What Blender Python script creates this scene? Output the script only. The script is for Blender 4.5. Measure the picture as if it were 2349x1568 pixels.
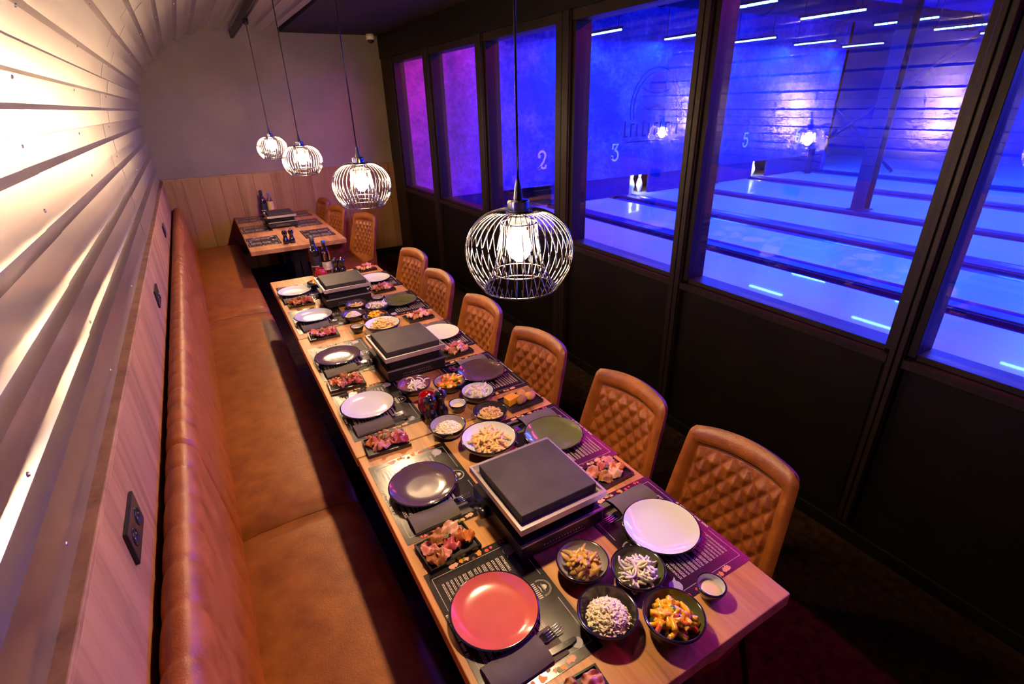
import bpy, bmesh, math, random
from mathutils import Vector, Matrix

# ------------------------------------------------------------------ camera, world, exposure
scene = bpy.context.scene
for o in list(bpy.data.objects):
    bpy.data.objects.remove(o)
COL = scene.collection
PI = math.pi
CAM_Z = 1.915
# camera axes solved from the photograph's three vanishing points (2349 x 1568 frame)
def solve_camera():
    cx, cy = 1174.5, 784.0
    vy = (423 - cx, 255 - cy); vz = (1244 - cx, 3269 - cy)
    f = math.sqrt(-(vy[0]*vz[0] + vy[1]*vz[1]))
    Y = Vector((vy[0], vy[1], f)).normalized()
    Z = -Vector((vz[0], vz[1], f)).normalized()
    X = Y.cross(Z)
    right = Vector((X[0], Y[0], Z[0])); up = -Vector((X[1], Y[1], Z[1])); back = -Vector((X[2], Y[2], Z[2]))
    m = Matrix((right, up, back)).transposed().to_4x4()
    m.translation = (0, 0, CAM_Z)
    return m, f / 2349 * 36.0
cam_d = bpy.data.cameras.new('camera'); cam = bpy.data.objects.new('camera', cam_d); COL.objects.link(cam)
cam.matrix_world, cam_d.lens = solve_camera()
cam_d.sensor_width = 36.0; cam_d.sensor_fit = 'HORIZONTAL'; cam_d.clip_start = 0.02; cam_d.clip_end = 100
cam_d.dof.use_dof = True; cam_d.dof.focus_distance = 1.75; cam_d.dof.aperture_fstop = 8.0
scene.camera = cam
w = bpy.data.worlds.new('night'); scene.world = w; w.use_nodes = True
w.node_tree.nodes['Background'].inputs[0].default_value = (0.02, 0.02, 0.03, 1)
w.node_tree.nodes['Background'].inputs[1].default_value = 0.05
vs = scene.view_settings
vs.view_transform = 'Standard'; vs.look = 'None'; vs.gamma = 1.0; vs.use_curve_mapping = False; vs.exposure = 0.0
scene.cycles.blur_glossy = 0.0; scene.cycles.sample_clamp_indirect = 120.0; scene.cycles.caustics_reflective = False; scene.cycles.caustics_refractive = False
scene.cycles.max_bounces = 5; scene.cycles.diffuse_bounces = 2; scene.cycles.glossy_bounces = 4; scene.cycles.transmission_bounces = 6; scene.cycles.transparent_max_bounces = 10
scene.cycles.use_adaptive_sampling = True; scene.cycles.adaptive_threshold = .08; scene.cycles.adaptive_min_samples = 16; scene.cycles.light_sampling_threshold = .03

BULB = 1050.0          # pendant bulb emission
LED_W = 230.0          # watts of each blue LED strip
MAG_W = 44.0          # watts of each magenta strip above the windows
def area_light(name, loc, sx, sy, watts, color, rot=(0, 0, 0), parent=None):
    l = bpy.data.lights.new(name, 'AREA'); l.shape = 'RECTANGLE'; l.size = sx; l.size_y = sy
    l.energy = watts; l.color = color
    o = bpy.data.objects.new(name, l); COL.objects.link(o); o.location = loc; o.rotation_euler = rot
    if parent: o.parent = parent
    return o

# ------------------------------------------------------------------ helpers
class MB:
    def __init__(s): s.v = []; s.f = []; s.m = []; s.sm = []
    def face(s, idx, mi=0, smooth=False): s.f.append(tuple(idx)); s.m.append(mi); s.sm.append(smooth)
    def box(s, x0, x1, y0, y1, z0, z1, mi=0):
        b = len(s.v)
        s.v += [(x0,y0,z0),(x1,y0,z0),(x1,y1,z0),(x0,y1,z0),(x0,y0,z1),(x1,y0,z1),(x1,y1,z1),(x0,y1,z1)]
        for q in ((0,3,2,1),(4,5,6,7),(0,1,5,4),(1,2,6,5),(2,3,7,6),(3,0,4,7)): s.face([b+i for i in q], mi)
        return s
    def bar(s, a, b, wd, hg, mi=0):
        a = Vector(a); b = Vector(b); d = (b-a).normalized()
        t = Vector((0,0,1)) if abs(d.z) < .9 else Vector((0,1,0))
        p = d.cross(t).normalized()*wd/2; q = p.cross(d).normalized()*hg/2
        i0 = len(s.v)
        for c in (a, b):
            for sx, sy in ((-1,-1),(1,-1),(1,1),(-1,1)): s.v.append(tuple(c + p*sx + q*sy))
        for k in ((3,2,1,0),(4,5,6,7),(0,1,5,4),(1,2,6,5),(2,3,7,6),(3,0,4,7)): s.face([i0+i for i in k], mi)
        return s
    def grid(s, pts, mi=0, smooth=True, closeu=False, closev=False):
        n = len(pts); k = len(pts[0]); b = len(s.v)
        for r in pts: s.v += [tuple(p) for p in r]
        for i in range(n if closeu else n-1):
            for j in range(k if closev else k-1):
                i2 = (i+1) % n; j2 = (j+1) % k
                s.face((b+i*k+j, b+i*k+j2, b+i2*k+j2, b+i2*k+j), mi, smooth)
        return s
    def lathe(s, prof, n=32, c=(0,0,0), mi=0, smooth=True):
        rows = []
        for r, z in prof:
            rows.append([(c[0]+r*math.cos(2*PI*i/n), c[1]+r*math.sin(2*PI*i/n), c[2]+z) for i in range(n)])
        return s.grid(rows, mi, smooth, closev=True)
    def disc(s, r, z, n=32, c=(0,0), mi=0):
        b = len(s.v); s.v += [(c[0]+r*math.cos(2*PI*i/n), c[1]+r*math.sin(2*PI*i/n), z) for i in range(n)]
        s.face(range(b, b+n), mi); return s
    def tube(s, path, r, n=6, mi=0, caps=True):
        rows = []; P = [Vector(p) for p in path]
        for i, p in enumerate(P):
            d = (P[min(i+1, len(P)-1)] - P[max(i-1, 0)])
            if d.length < 1e-9: d = Vector((0,0,1))
            d.normalize(); t = Vector((0,0,1)) if abs(d.z) < .95 else Vector((1,0,0))
            a = d.cross(t).normalized(); bb = d.cross(a).normalized()
            rr = r[i] if isinstance(r, (list, tuple)) else r
            rows.append([p + a*rr*math.cos(2*PI*k/n) + bb*rr*math.sin(2*PI*k/n) for k in range(n)])
        b = len(s.v); s.grid(rows, mi, True, closev=True)
        if caps:
            s.face([b+k for k in range(n)][::-1], mi); e = b+(len(P)-1)*n; s.face([e+k for k in range(n)], mi)
        return s
    def prism(s, poly, z0, z1, mi=0):
        n = len(poly); b = len(s.v)
        s.v += [(x,y,z0) for x,y in poly] + [(x,y,z1) for x,y in poly]
        s.face(range(b+n-1, b-1, -1), mi); s.face(range(b+n, b+2*n), mi)
        for i in range(n): s.face((b+i, b+(i+1)%n, b+n+(i+1)%n, b+n+i), mi)
        return s
    def mesh(s, name, mats):
        me = bpy.data.meshes.new(name); me.from_pydata(s.v, [], s.f)
        for m in (mats if isinstance(mats, (list, tuple)) else [mats]): me.materials.append(m)
        me.polygons.foreach_set('material_index', s.m); me.polygons.foreach_set('use_smooth', s.sm)
        bm = bmesh.new(); bm.from_mesh(me); bmesh.ops.recalc_face_normals(bm, faces=bm.faces); bm.to_mesh(me); bm.free()
        me.update(); return me
    def build(s, name, mats, parent=None, loc=(0,0,0), rotz=0):
        return link(name, s.mesh(name, mats), parent, loc, rotz)

def link(name, me, parent=None, loc=(0,0,0), rotz=0):
    o = bpy.data.objects.new(name, me); COL.objects.link(o)
    o.location = loc; o.rotation_euler = (0, 0, rotz)
    if parent: o.parent = parent
    return o
def bevel(o, wd, seg=2):
    m = o.modifiers.new('bevel', 'BEVEL'); m.width = wd; m.segments = seg; m.limit_method = 'ANGLE'; return o
def thing(name, label, cat, loc=(0,0,0), rotz=0, group=None):
    o = bpy.data.objects.new(name, None); COL.objects.link(o); o.empty_display_size = .1
    o.location = loc; o.rotation_euler = (0, 0, rotz); return tag(o, label, cat, group)
def tag(o, label, cat, group=None, kind=None):
    o['label'] = label; o['category'] = cat
    if group: o['group'] = group
    if kind: o['kind'] = kind
    return o
def struct(o, label=None, cat=None):
    o['kind'] = 'structure'
    if label: o['label'] = label
    if cat: o['category'] = cat
    return o
def copy_tree(o, parent=None):
    c = o.copy(); COL.objects.link(c); c.parent = parent
    for ch in o.children: copy_tree(ch, c)
    return c

# ------------------------------------------------------------------ materials
MATS = {}
def mat(name, col, rough=.5, metal=0.0, spec=.5, coat=0.0, var=0.0, vscale=8.0, stretch=None, col2=None, bump=0.0, bscale=60.0,
        trans=0.0, emit=None, estr=0.0, rvar=0.0, sheen=0.0, detail=5.0, objrand=0.0):
    if name in MATS: return MATS[name]
    m = bpy.data.materials.new(name); m.use_nodes = True; nt = m.node_tree; N = nt.nodes; L = nt.links
    b = N['Principled BSDF']; b.inputs['Base Color'].default_value = (*col, 1); b.inputs['Roughness'].default_value = rough
    b.inputs['Metallic'].default_value = metal; b.inputs['Specular IOR Level'].default_value = spec
    b.inputs['Coat Weight'].default_value = coat; b.inputs['Transmission Weight'].default_value = trans
    if sheen: b.inputs['Sheen Weight'].default_value = sheen
    if emit: b.inputs['Emission Color'].default_value = (*emit, 1); b.inputs['Emission Strength'].default_value = estr
    if var or col2 or bump or rvar or objrand:
        tc = N.new('ShaderNodeTexCoord'); mp = N.new('ShaderNodeMapping'); L.new(tc.outputs['Object'], mp.inputs[0])
        if stretch: mp.inputs['Scale'].default_value = stretch
        if var or col2 or rvar:
            no = N.new('ShaderNodeTexNoise'); no.inputs['Scale'].default_value = vscale; no.inputs['Detail'].default_value = detail
            L.new(mp.outputs[0], no.inputs['Vector'])
            if objrand:
                oi = N.new('ShaderNodeObjectInfo'); ad = N.new('ShaderNodeVectorMath'); ad.operation = 'ADD'
                sc = N.new('ShaderNodeVectorMath'); sc.operation = 'SCALE'; sc.inputs['Scale'].default_value = 37.0
                cmb = N.new('ShaderNodeCombineXYZ')
                for k in range(3): L.new(oi.outputs['Random'], cmb.inputs[k])
                L.new(cmb.outputs[0], sc.inputs[0]); L.new(mp.outputs[0], ad.inputs[0]); L.new(sc.outputs[0], ad.inputs[1]); L.new(ad.outputs[0], no.inputs['Vector'])
        if var or col2:
            rp = N.new('ShaderNodeValToRGB'); rp.color_ramp.elements[0].position = .3; rp.color_ramp.elements[1].position = .7
            c2 = col2 or tuple(min(1, c*(1+var)) for c in col); c1 = col if col2 else tuple(c*(1-var) for c in col)
            rp.color_ramp.elements[0].color = (*c1, 1); rp.color_ramp.elements[1].color = (*c2, 1)
            L.new(no.outputs['Fac'], rp.inputs[0]); out = rp.outputs[0]
            if objrand:
                hs = N.new('ShaderNodeHueSaturation'); mr = N.new('ShaderNodeMapRange')
                mr.inputs['To Min'].default_value = 1-objrand; mr.inputs['To Max'].default_value = 1+objrand
                L.new(oi.outputs['Random'], mr.inputs[0]); L.new(mr.outputs[0], hs.inputs['Value']); L.new(out, hs.inputs['Color']); out = hs.outputs[0]
            L.new(out, b.inputs['Base Color'])
        if rvar:
            mr2 = N.new('ShaderNodeMapRange'); mr2.inputs['To Min'].default_value = max(.02, rough-rvar); mr2.inputs['To Max'].default_value = rough+rvar
            L.new(no.outputs['Fac'], mr2.inputs[0]); L.new(mr2.outputs[0], b.inputs['Roughness'])
        if bump:
            n2 = N.new('ShaderNodeTexNoise'); n2.inputs['Scale'].default_value = bscale; n2.inputs['Detail'].default_value = 4
            L.new(mp.outputs[0], n2.inputs['Vector']); bp = N.new('ShaderNodeBump'); bp.inputs['Strength'].default_value = bump; bp.inputs['Distance'].default_value = .004
            L.new(n2.outputs['Fac'], bp.inputs['Height']); L.new(bp.outputs[0], b.inputs['Normal'])
    MATS[name] = m; return m

def wood(name, dark, light, axis, rough=.45, scale=7.0, coat=0.0, rings=True, objrand=.06):
    if name in MATS: return MATS[name]
    m = bpy.data.materials.new(name); m.use_nodes = True; nt = m.node_tree; N = nt.nodes; L = nt.links
    b = N['Principled BSDF']; b.inputs['Roughness'].default_value = rough; b.inputs['Coat Weight'].default_value = coat
    tc = N.new('ShaderNodeTexCoord'); mp = N.new('ShaderNodeMapping'); L.new(tc.outputs['Object'], mp.inputs[0])
    s = [scale]*3; s[axis] = scale*.07; mp.inputs['Scale'].default_value = s
    oi = N.new('ShaderNodeObjectInfo'); cmb = N.new('ShaderNodeCombineXYZ'); sc = N.new('ShaderNodeVectorMath'); sc.operation = 'SCALE'; sc.inputs['Scale'].default_value = 53
    ad = N.new('ShaderNodeVectorMath')
    for k in range(3): L.new(oi.outputs['Random'], cmb.inputs[k])
    L.new(cmb.outputs[0], sc.inputs[0]); L.new(mp.outputs[0], ad.inputs[0]); L.new(sc.outputs[0], ad.inputs[1])
    n1 = N.new('ShaderNodeTexNoise'); n1.inputs['Scale'].default_value = 1.0; n1.inputs['Detail'].default_value = 6; n1.inputs['Distortion'].default_value = .8
    n2 = N.new('ShaderNodeTexNoise'); n2.inputs['Scale'].default_value = 9.0; n2.inputs['Detail'].default_value = 3
    L.new(ad.outputs[0], n1.inputs['Vector']); L.new(ad.outputs[0], n2.inputs['Vector'])
    mx = N.new('ShaderNodeMath'); mx.operation = 'MULTIPLY_ADD'; mx.inputs[1].default_value = .35
    L.new(n2.outputs['Fac'], mx.inputs[0]); L.new(n1.outputs['Fac'], mx.inputs[2])
    rp = N.new('ShaderNodeValToRGB'); e = rp.color_ramp.elements
    e[0].position = .40; e[0].color = (*[c*.45 for c in dark], 1); e[1].position = .86; e[1].color = (*light, 1)
    k = e.new(.50); k.color = (*dark, 1); k = e.new(.66); k.color = (*[(a+c)/2 for a, c in zip(dark, light)], 1)
    L.new(mx.outputs[0], rp.inputs[0])
    hs = N.new('ShaderNodeHueSaturation'); mr = N.new('ShaderNodeMapRange'); mr.inputs['To Min'].default_value = 1-objrand; mr.inputs['To Max'].default_value = 1+objrand
    L.new(oi.outputs['Random'], mr.inputs[0]); L.new(mr.outputs[0], hs.inputs['Value']); L.new(rp.outputs[0], hs.inputs['Color']); L.new(hs.outputs[0], b.inputs['Base Color'])
    bp = N.new('ShaderNodeBump'); bp.inputs['Strength'].default_value = .12; bp.inputs['Distance'].default_value = .002
    L.new(mx.outputs[0], bp.inputs['Height']); L.new(bp.outputs[0], b.inputs['Normal'])
    MATS[name] = m; return m

def glass_pane():
    m = bpy.data.materials.new('window_glass'); m.use_nodes = True; nt = m.node_tree; N = nt.nodes; L = nt.links
    for n in list(N): N.remove(n)
    out = N.new('ShaderNodeOutputMaterial'); mix = N.new('ShaderNodeMixShader'); tr = N.new('ShaderNodeBsdfTransparent'); gl = N.new('ShaderNodeBsdfGlossy')
    tr.inputs[0].default_value = (.97, .98, .98, 1); gl.inputs['Roughness'].default_value = .0; gl.inputs[0].default_value = (1, 1, 1, 1)
    lw = N.new('ShaderNodeLayerWeight'); lw.inputs['Blend'].default_value = .5
    p = N.new('ShaderNodeMath'); p.operation = 'POWER'; p.inputs[1].default_value = 5; L.new(lw.outputs['Facing'], p.inputs[0])
    ma = N.new('ShaderNodeMath'); ma.operation = 'MULTIPLY_ADD'; ma.inputs[1].default_value = .9; ma.inputs[2].default_value = .062
    L.new(p.outputs[0], ma.inputs[0]); L.new(ma.outputs[0], mix.inputs[0]); L.new(tr.outputs[0], mix.inputs[1]); L.new(gl.outputs[0], mix.inputs[2]); L.new(mix.outputs[0], out.inputs[0])
    return m

LEATHER = dict(rough=.42, spec=.45, var=.0, vscale=14, bump=.25, bscale=180)
M_leather = mat('cognac_leather', (.215, .058, .010), col2=(.36, .108, .020), rvar=.1, **{k: v for k, v in LEATHER.items() if k != 'var'})
M_bench = mat('rust_leather', (.25, .068, .011), col2=(.40, .128, .024), rvar=.08, **{k: v for k, v in LEATHER.items() if k != 'var'})
M_thread = mat('leather_stitch', (.10, .03, .01), .7)
M_oak_t = wood('oak_table', (.36, .155, .048), (.66, .34, .125), 1, .42, 10.0)
M_oak_w = wood('oak_wainscot', (.24, .115, .048), (.36, .19, .085), 2, .5, 6.0)
M_oak_l = wood('oak_wainscot_side', (.26, .105, .045), (.46, .21, .10), 2, .62, 8.0)
M_metal = mat('galvanised_steel', (.80, .76, .74), .20, 1.0, .5, var=.03, vscale=5, rvar=.015, stretch=(1, .35, 1))
def two_lobe(m, rough):
    N = m.node_tree.nodes; L = m.node_tree.links; b = N['Principled BSDF']; b2 = N.new('ShaderNodeBsdfPrincipled')
    b2.inputs['Metallic'].default_value = 1.0; b2.inputs['Roughness'].default_value = rough
    L.new(b.inputs['Base Color'].links[0].from_socket, b2.inputs['Base Color'])
    mx = N.new('ShaderNodeMixShader'); mx.inputs[0].default_value = .40; out = [n for n in N if n.type == 'OUTPUT_MATERIAL'][0]
    L.new(b.outputs[0], mx.inputs[1]); L.new(b2.outputs[0], mx.inputs[2]); L.new(mx.outputs[0], out.inputs[0])
two_lobe(M_metal, .32)
M_screw = mat('screw_steel', (.35, .33, .33), .4, .9)
M_plaster = mat('taupe_plaster', (.24, .185, .155), .75, var=.14, vscale=2.2, bump=.15, bscale=90)
M_black = mat('black_paint', (.005, .004, .004), .5, spec=.2, var=.3, vscale=5)
M_frame = mat('dark_brown_timber', (.014, .0075, .0055), .5, spec=.25, var=.35, vscale=6, stretch=(1, 1, .15))
M_panelblk = mat('black_panel', (.006, .004, .003), .6, spec=.12, var=.3, vscale=4)
M_ceil = mat('dark_ceiling', (.020, .012, .015), .7, spec=.2, var=.2, vscale=2)
M_carpet = mat('brown_carpet', (.018, .009, .005), .95, col2=(.060, .034, .018), vscale=26, spec=.1, bump=.9, bscale=420, detail=8)
M_steel = mat('brushed_steel', (.55, .53, .52), .32, 1.0, var=.12, vscale=30, stretch=(1, .05, 1))
M_blksteel = mat('black_steel', (.02, .018, .018), .38, .4)
M_chrome = mat('chrome_wire', (.20, .195, .185), .2, 1.0)
M_bulb = mat('bulb_light', (1, .9, .7), .3, emit=(1.0, .64, .33), estr=BULB)
M_glass = glass_pane()

# ------------------------------------------------------------------ the room shell
XR = 2.25          # front face of the window wall
YB = 7.05          # back wall
Y0 = -1.3          # wall behind the camera
struct(MB().box(-.9, 2.45, Y0-.2, YB+.2, -.1, 0).build('floor', M_carpet), 'dark brown speckled carpet under the tables', 'floor')
struct(MB().box(1.125, 2.45, Y0, YB, 2.69, 2.8).build('ceiling', M_ceil), 'smooth dark ceiling along the window side', 'ceiling')
struct(MB().box(-.9, 2.5, Y0-.12, Y0, 0, 2.8).build('wall_front', M_plaster), 'plain taupe wall behind the viewpoint', 'wall')

# back wall with oak boards
wb = struct(MB().box(-.9, 2.5, YB, YB+.12, 0, 2.8).build('wall_back', M_plaster), 'taupe plaster wall above oak boards at the far end', 'wall')
xs = [-.40]
random.seed(4)
while xs[-1] < 2.2: xs.append(min(XR+.03, xs[-1] + random.uniform(.17, .24)))
xs[-1] = XR+.03
for a, b in zip(xs, xs[1:]):
    bevel(MB().box(a+.0006, b-.0006, YB-.022+random.uniform(0, .0015), YB, .10, 1.215).build('oak_board', M_oak_w, wb), .0015, 1)
bevel(MB().box(-.40, XR+.03, YB-.03, YB, 1.215, 1.232).build('cap_strip', M_oak_w, wb), .002, 1)
struct(MB().box(-.4, XR, YB-.02, YB, 0, .098).build('baseboard_back', M_black), 'black skirting under the oak boards', 'baseboard')

# left wall: oak wainscot, ledge, corrugated steel vault (slightly out of square, as the photo shows)
PIV = (-.315, 1.0, 0.0); ROT = .0108
def left_root(name): 
    o = bpy.data.objects.new(name, None); COL.objects.link(o); o.location = PIV; o.rotation_euler = (0, 0, ROT); return o
def LB(mb): 
    mb.v = [(x-PIV[0], y-PIV[1], z) for x, y, z in mb.v]; return mb
wl = LB(MB().box(-.60, -.50, Y0, YB+.1, 0, 2.9)).build('wall_left', M_plaster, None, PIV, ROT)
struct(wl, 'left wall with oak wainscot below a corrugated steel vault', 'wall')
for a, b in ((Y0, .55), (.55, 3.05), (3.05, 5.55), (5.55, YB+.04)):
    bevel(LB(MB().box(-.352, -.325, a+.0005, b-.0005, 0, 1.198)).build('wainscot_panel', M_oak_l, wl), .002, 1)
bevel(LB(MB().box(-.50, -.323, Y0, YB+.04, 1.199, 1.215)).build('ledge', M_oak_l, wl), .003, 2)
RV, ZC, ZB0, XW = .95, 1.73, 1.205, -.352
def prof(s):
    if s < ZC-ZB0: return XW, ZB0+s, 1.0, 0.0
    s -= ZC-ZB0
    if s < RV*PI/2:
        a = s/RV; return XW+RV-RV*math.cos(a), ZC+RV*math.sin(a), math.cos(a), -math.sin(a)
    s -= RV*PI/2
    return XW+RV+s, ZC+RV, 0.0, -1.0
SMAX = (ZC-ZB0) + RV*PI/2 + (1.125-XW-RV)
def sheet_rows():
    keys = [(0.0, 0.0)]
    k = 0
    while True:
        a = .125+.15*k; b = .205+.15*k
        if a+.012 > SMAX: break
        keys += [(a, 0.0), (a+.010, 1.0)]
        if b+.012 > SMAX: break
        n = 3
        keys += [(a+.010+(b-a-.010)*i/n, 1.0) for i in range(1, n)]
        keys += [(b, 1.0), (b+.010, 0.0)]
        keys += [(b+.010+(.15-(b-a)-.010)*i/n, 0.0) for i in range(1, n)]
        k += 1
    keys.append((SMAX, keys[-1][1]))
    keys = sorted(set(keys))
    return keys
KEYS = sheet_rows()
def sheet(y0, y1, off):
    mb = MB(); rows = []
    for s, d in KEYS:
        x, z, nx, nz = prof(s); q = off - .030*d
        rows.append([(x+nx*q, y, z+nz*q) for y in (y0, (y0+y1)/2, y1)])
    mb.grid(rows, 0, False)
    rows2 = [[(p[0]-.0, p[1], p[2]) for p in r] for r in rows]
    return LB(mb)
for i, (a, b, off) in enumerate(((Y0, 1.78, .0025), (1.76, 3.75, .0), (3.73, 5.55, .0025), (5.53, YB, 0.0))):
    o = sheet(a, b, off).build('corrugated_sheet', M_metal, wl)
    sol = o.modifiers.new('gauge', 'SOLIDIFY'); sol.thickness = .0012
scm = MB().lathe([(0, .004), (.004, .003), (.005, 0)], 8).mesh('screw', M_screw)
for yy in (.95, 1.70, 2.6, 3.67, 4.6, 5.47, 6.5):
    for k in range(0, 13):
        s = .045 + .15*k
        x, z, nx, nz = prof(s)
        o = link('screw', scm, wl, (x-PIV[0]+nx*.001, yy-PIV[1], z+nz*.001))
        o.rotation_euler = (0, math.atan2(nx, nz), 0)
# sockets on the wainscot
def socket(y, label):
    t = thing('wall_socket', label, 'socket', (PIV[0]-.0105-(y-1)*ROT+.0005, y, 1.058), ROT, 'black wall sockets on the oak wainscot')
    bevel(MB().box(0, .009, -.082, .082, -.044, .044).build('cover_plate', M_blkgloss, t), .003, 2)
    for s in (-1, 1):
        o = MB().lathe([(.0225, .0), (.0225, .0012), (.019, .0012), (.0185, -.0), (.0, -.0)], 20).build('socket_face', M_blkgloss, t, (.0092, s*.037, 0)); o.rotation_euler = (0, PI/2, 0)
        p = MB()
        for q in (-1, 1): p.lathe([(.0, .001), (.0025, .001), (.0025, 0)], 8, (0, q*.0095, 0))
        p.build('pin_hole', M_screw, o, (0, 0, .0002))['kind'] = 'stuff'
M_blkgloss = mat('black_plastic', (.012, .011, .013), .28)
socket(1.205, 'black double wall socket nearest the viewer'); socket(3.08, 'black double wall socket halfway along the bench'); socket(4.93, 'black double wall socket nearest the far wall')

# window wall
ZS, ZT = .955, 2.375
WIN = [(5.665, 6.63), (4.46, 5.478), (3.262, 4.292), (2.064, 3.05), (.872, 1.926), (-.32, .758), (-1.25, -.44)]
wr = struct(MB().box(XR+.035, XR+.10, Y0, YB, 0, ZS-.05).build('wall_right', M_panelblk), 'black panelled wall below the windows', 'wall')
MB().box(XR-.01, XR+.10, Y0, YB, ZT+.06, 2.8).build('header_beam', M_black, wr)
edges = [YB] + [w for ab in WIN for w in (ab[1], ab[0])] + [Y0]
for i in range(0, len(edges), 2):
    b, a = edges[i], edges[i+1]
    bevel(MB().box(XR, XR+.16, a+.03, b-.03 if i else b, 0, ZT+.06).build('post', M_frame, wr), .004, 1)
    if b-a > .1 and i:
        bevel(MB().box(XR-.012, XR+.004, a+.034, (a+b)/2-.003, .08, ZT+.06).build('post_cover', M_frame, wr), .002, 1)
        bevel(MB().box(XR-.012, XR+.004, (a+b)/2+.003, b-.034, .08, ZT+.06).build('post_cover', M_frame, wr), .002, 1)
for i, (a, b) in enumerate(WIN):
    wo = struct(bevel(MB().box(XR-.005, XR+.17, a-.03, b+.03, ZS-.05, ZS-.012).build('window_%d' % (i+1), M_frame), .003, 1), 'dark framed window pane number %d counted from the far wall' % (i+1), 'window')
    fr = [('sill_bead', XR+.03, XR+.15, a, b, ZS-.012, ZS+.012), ('head_rail', XR+.01, XR+.15, a-.03, b+.03, ZT, ZT+.06)]
    for nm, x0, x1, y0, y1, z0, z1 in fr: bevel(MB().box(x0, x1, y0, y1, z0, z1).build(nm, M_frame, wo), .002, 1)
    for q, (y0, y1) in enumerate(((a-.03, a), (b, b+.03))):
        bevel(MB().box(XR+.02, XR+.15, y0, y1, ZS, ZT).build('side_rail', M_frame, wo), .002, 1)
    MB().box(XR+.055, XR+.061, a, b, ZS, ZT).build('glass_pane', M_glass, wo)
    p = MB().box(XR+.028, XR+.036, a-.01, b+.01, .10, ZS-.06)
    bevel(p.build('lower_panel', M_panelblk, wr), .002, 1)
struct(bevel(MB().box(XR-.03, XR, Y0, YB, 0, .075).build('baseboard_right', M_black), .006, 2), 'black skirting along the window wall', 'baseboard')

# lighting track and security camera
tr = thing('lighting_track', 'black lighting track on the steel vault carrying the pendants', 'track', (.62, 0, 0))
bevel(MB().box(-.018, .018, Y0+.3, 6.93, 2.605, 2.672).build('rail', M_blksteel, tr), .003, 1)
MB().box(-.008, .008, Y0+.32, 6.91, 2.602, 2.606).build('slot', M_black, tr)
sc_ = thing('security_camera', 'small white security camera under the ceiling corner', 'camera', (2.12, 6.93, 2.66))
M_white = mat('white_plastic', (.75, .73, .72), .4)
MB().lathe([(0, .03), (.05, .03), (.052, .0), (.05, -.03), (.0, -.03)], 24).build('housing', M_white, sc_)
MB().lathe([(.038, -.03), (.036, -.05), (.02, -.066), (0, -.07)], 24).build('dome', M_blkgloss, sc_)

# ------------------------------------------------------------------ pendants
def make_pendant():
    t = thing('pendant_lamp', 'x', 'lamp', group='wire cage pendant lamps over the tables')
    # local origin = top of cage
    MB().tube([(0, 0, .07), (0, 0, .5), (0, 0, .90)], .0028, 8).build('cord', M_blkgloss, t)
    MB().lathe([(.0, .925), (.022, .925), (.022, .895), (.012, .88), (0, .88)], 16).build('track_adapter', M_blksteel, t)
    MB().lathe([(.004, .075), (.007, .06), (.010, .035), (.010, .028)], 14).build('cord_grip', M_blkgloss, t)
    MB().lathe([(.0, .03), (.024, .03), (.025, .026), (.025, -.022), (.022, -.026), (.0, -.026)], 24).build('lamp_holder', mat('dark_chrome', (.25, .24, .23), .2, 1.0), t)
    cr = [(.030, .002), (.055, .004), (.082, -.006), (.106, -.026), (.124, -.056), (.130, -.086), (.127, -.116), (.116, -.146), (.102, -.168), (.093, -.180),
          (.088, -.182), (.083, -.176), (.070, -.150), (.058, -.118), (.050, -.085), (.046, -.05), (.044, -.022)]
    def spl(p, sub=2):
        r = []
        for i in range(len(p)-1):
            for k in range(sub):
                u = k/sub; p0 = p[max(i-1, 0)]; p1 = p[i]; p2 = p[i+1]; p3 = p[min(i+2, len(p)-1)]
                r.append(tuple(.5*((2*p1[j]) + (-p0[j]+p2[j])*u + (2*p0[j]-5*p1[j]+4*p2[j]-p3[j])*u*u + (-p0[j]+3*p1[j]-3*p2[j]+p3[j])*u**3) for j in range(2)))
        return r + [p[-1]]
    cs = spl(cr); mb = MB(); n = 40
    for i in range(n):
        a = 2*PI*i/n
        pth = cs if i % 2 == 0 else cs[:24]
        mb.tube([(r*math.cos(a), r*math.sin(a), z) for r, z in pth], .0014, 5, caps=False)
    cg = mb.build('wire_cage', M_chrome, t); cg['kind'] = 'stuff'
    for r, z, q in ((.030, .002, .003), (.044, -.022, .0022), (.0905, -.182, .0022), (.066, -.142, .0016)):
        MB().tube([(r*math.cos(2*PI*i/40), r*math.sin(2*PI*i/40), z) for i in range(41)], q, 6, caps=False).build('cage_ring', M_chrome, cg)
    MB().lathe([(0, -.118), (.008, -.116), (.020, -.106), (.028, -.092), (.031, -.078), (.029, -.062), (.020, -.044), (.015, -.034), (.014, -.026)], 20).build('bulb', M_bulb, t)
    return t
pend = make_pendant()
LAMPS = [(1.04, 'largest pendant lamp, wire cage hanging nearest the viewer'), (2.43, 'second nearest wire cage pendant lamp over the long table'),
         (3.92, 'third wire cage pendant lamp, over the far end of the long table'), (5.46, 'farthest and smallest wire cage pendant lamp, over the far table')]
for i, (y, lab) in enumerate(LAMPS):
    o = pend if i == 0 else copy_tree(pend)
    o['label'] = lab; o.location = (.62, y, 1.680)

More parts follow.
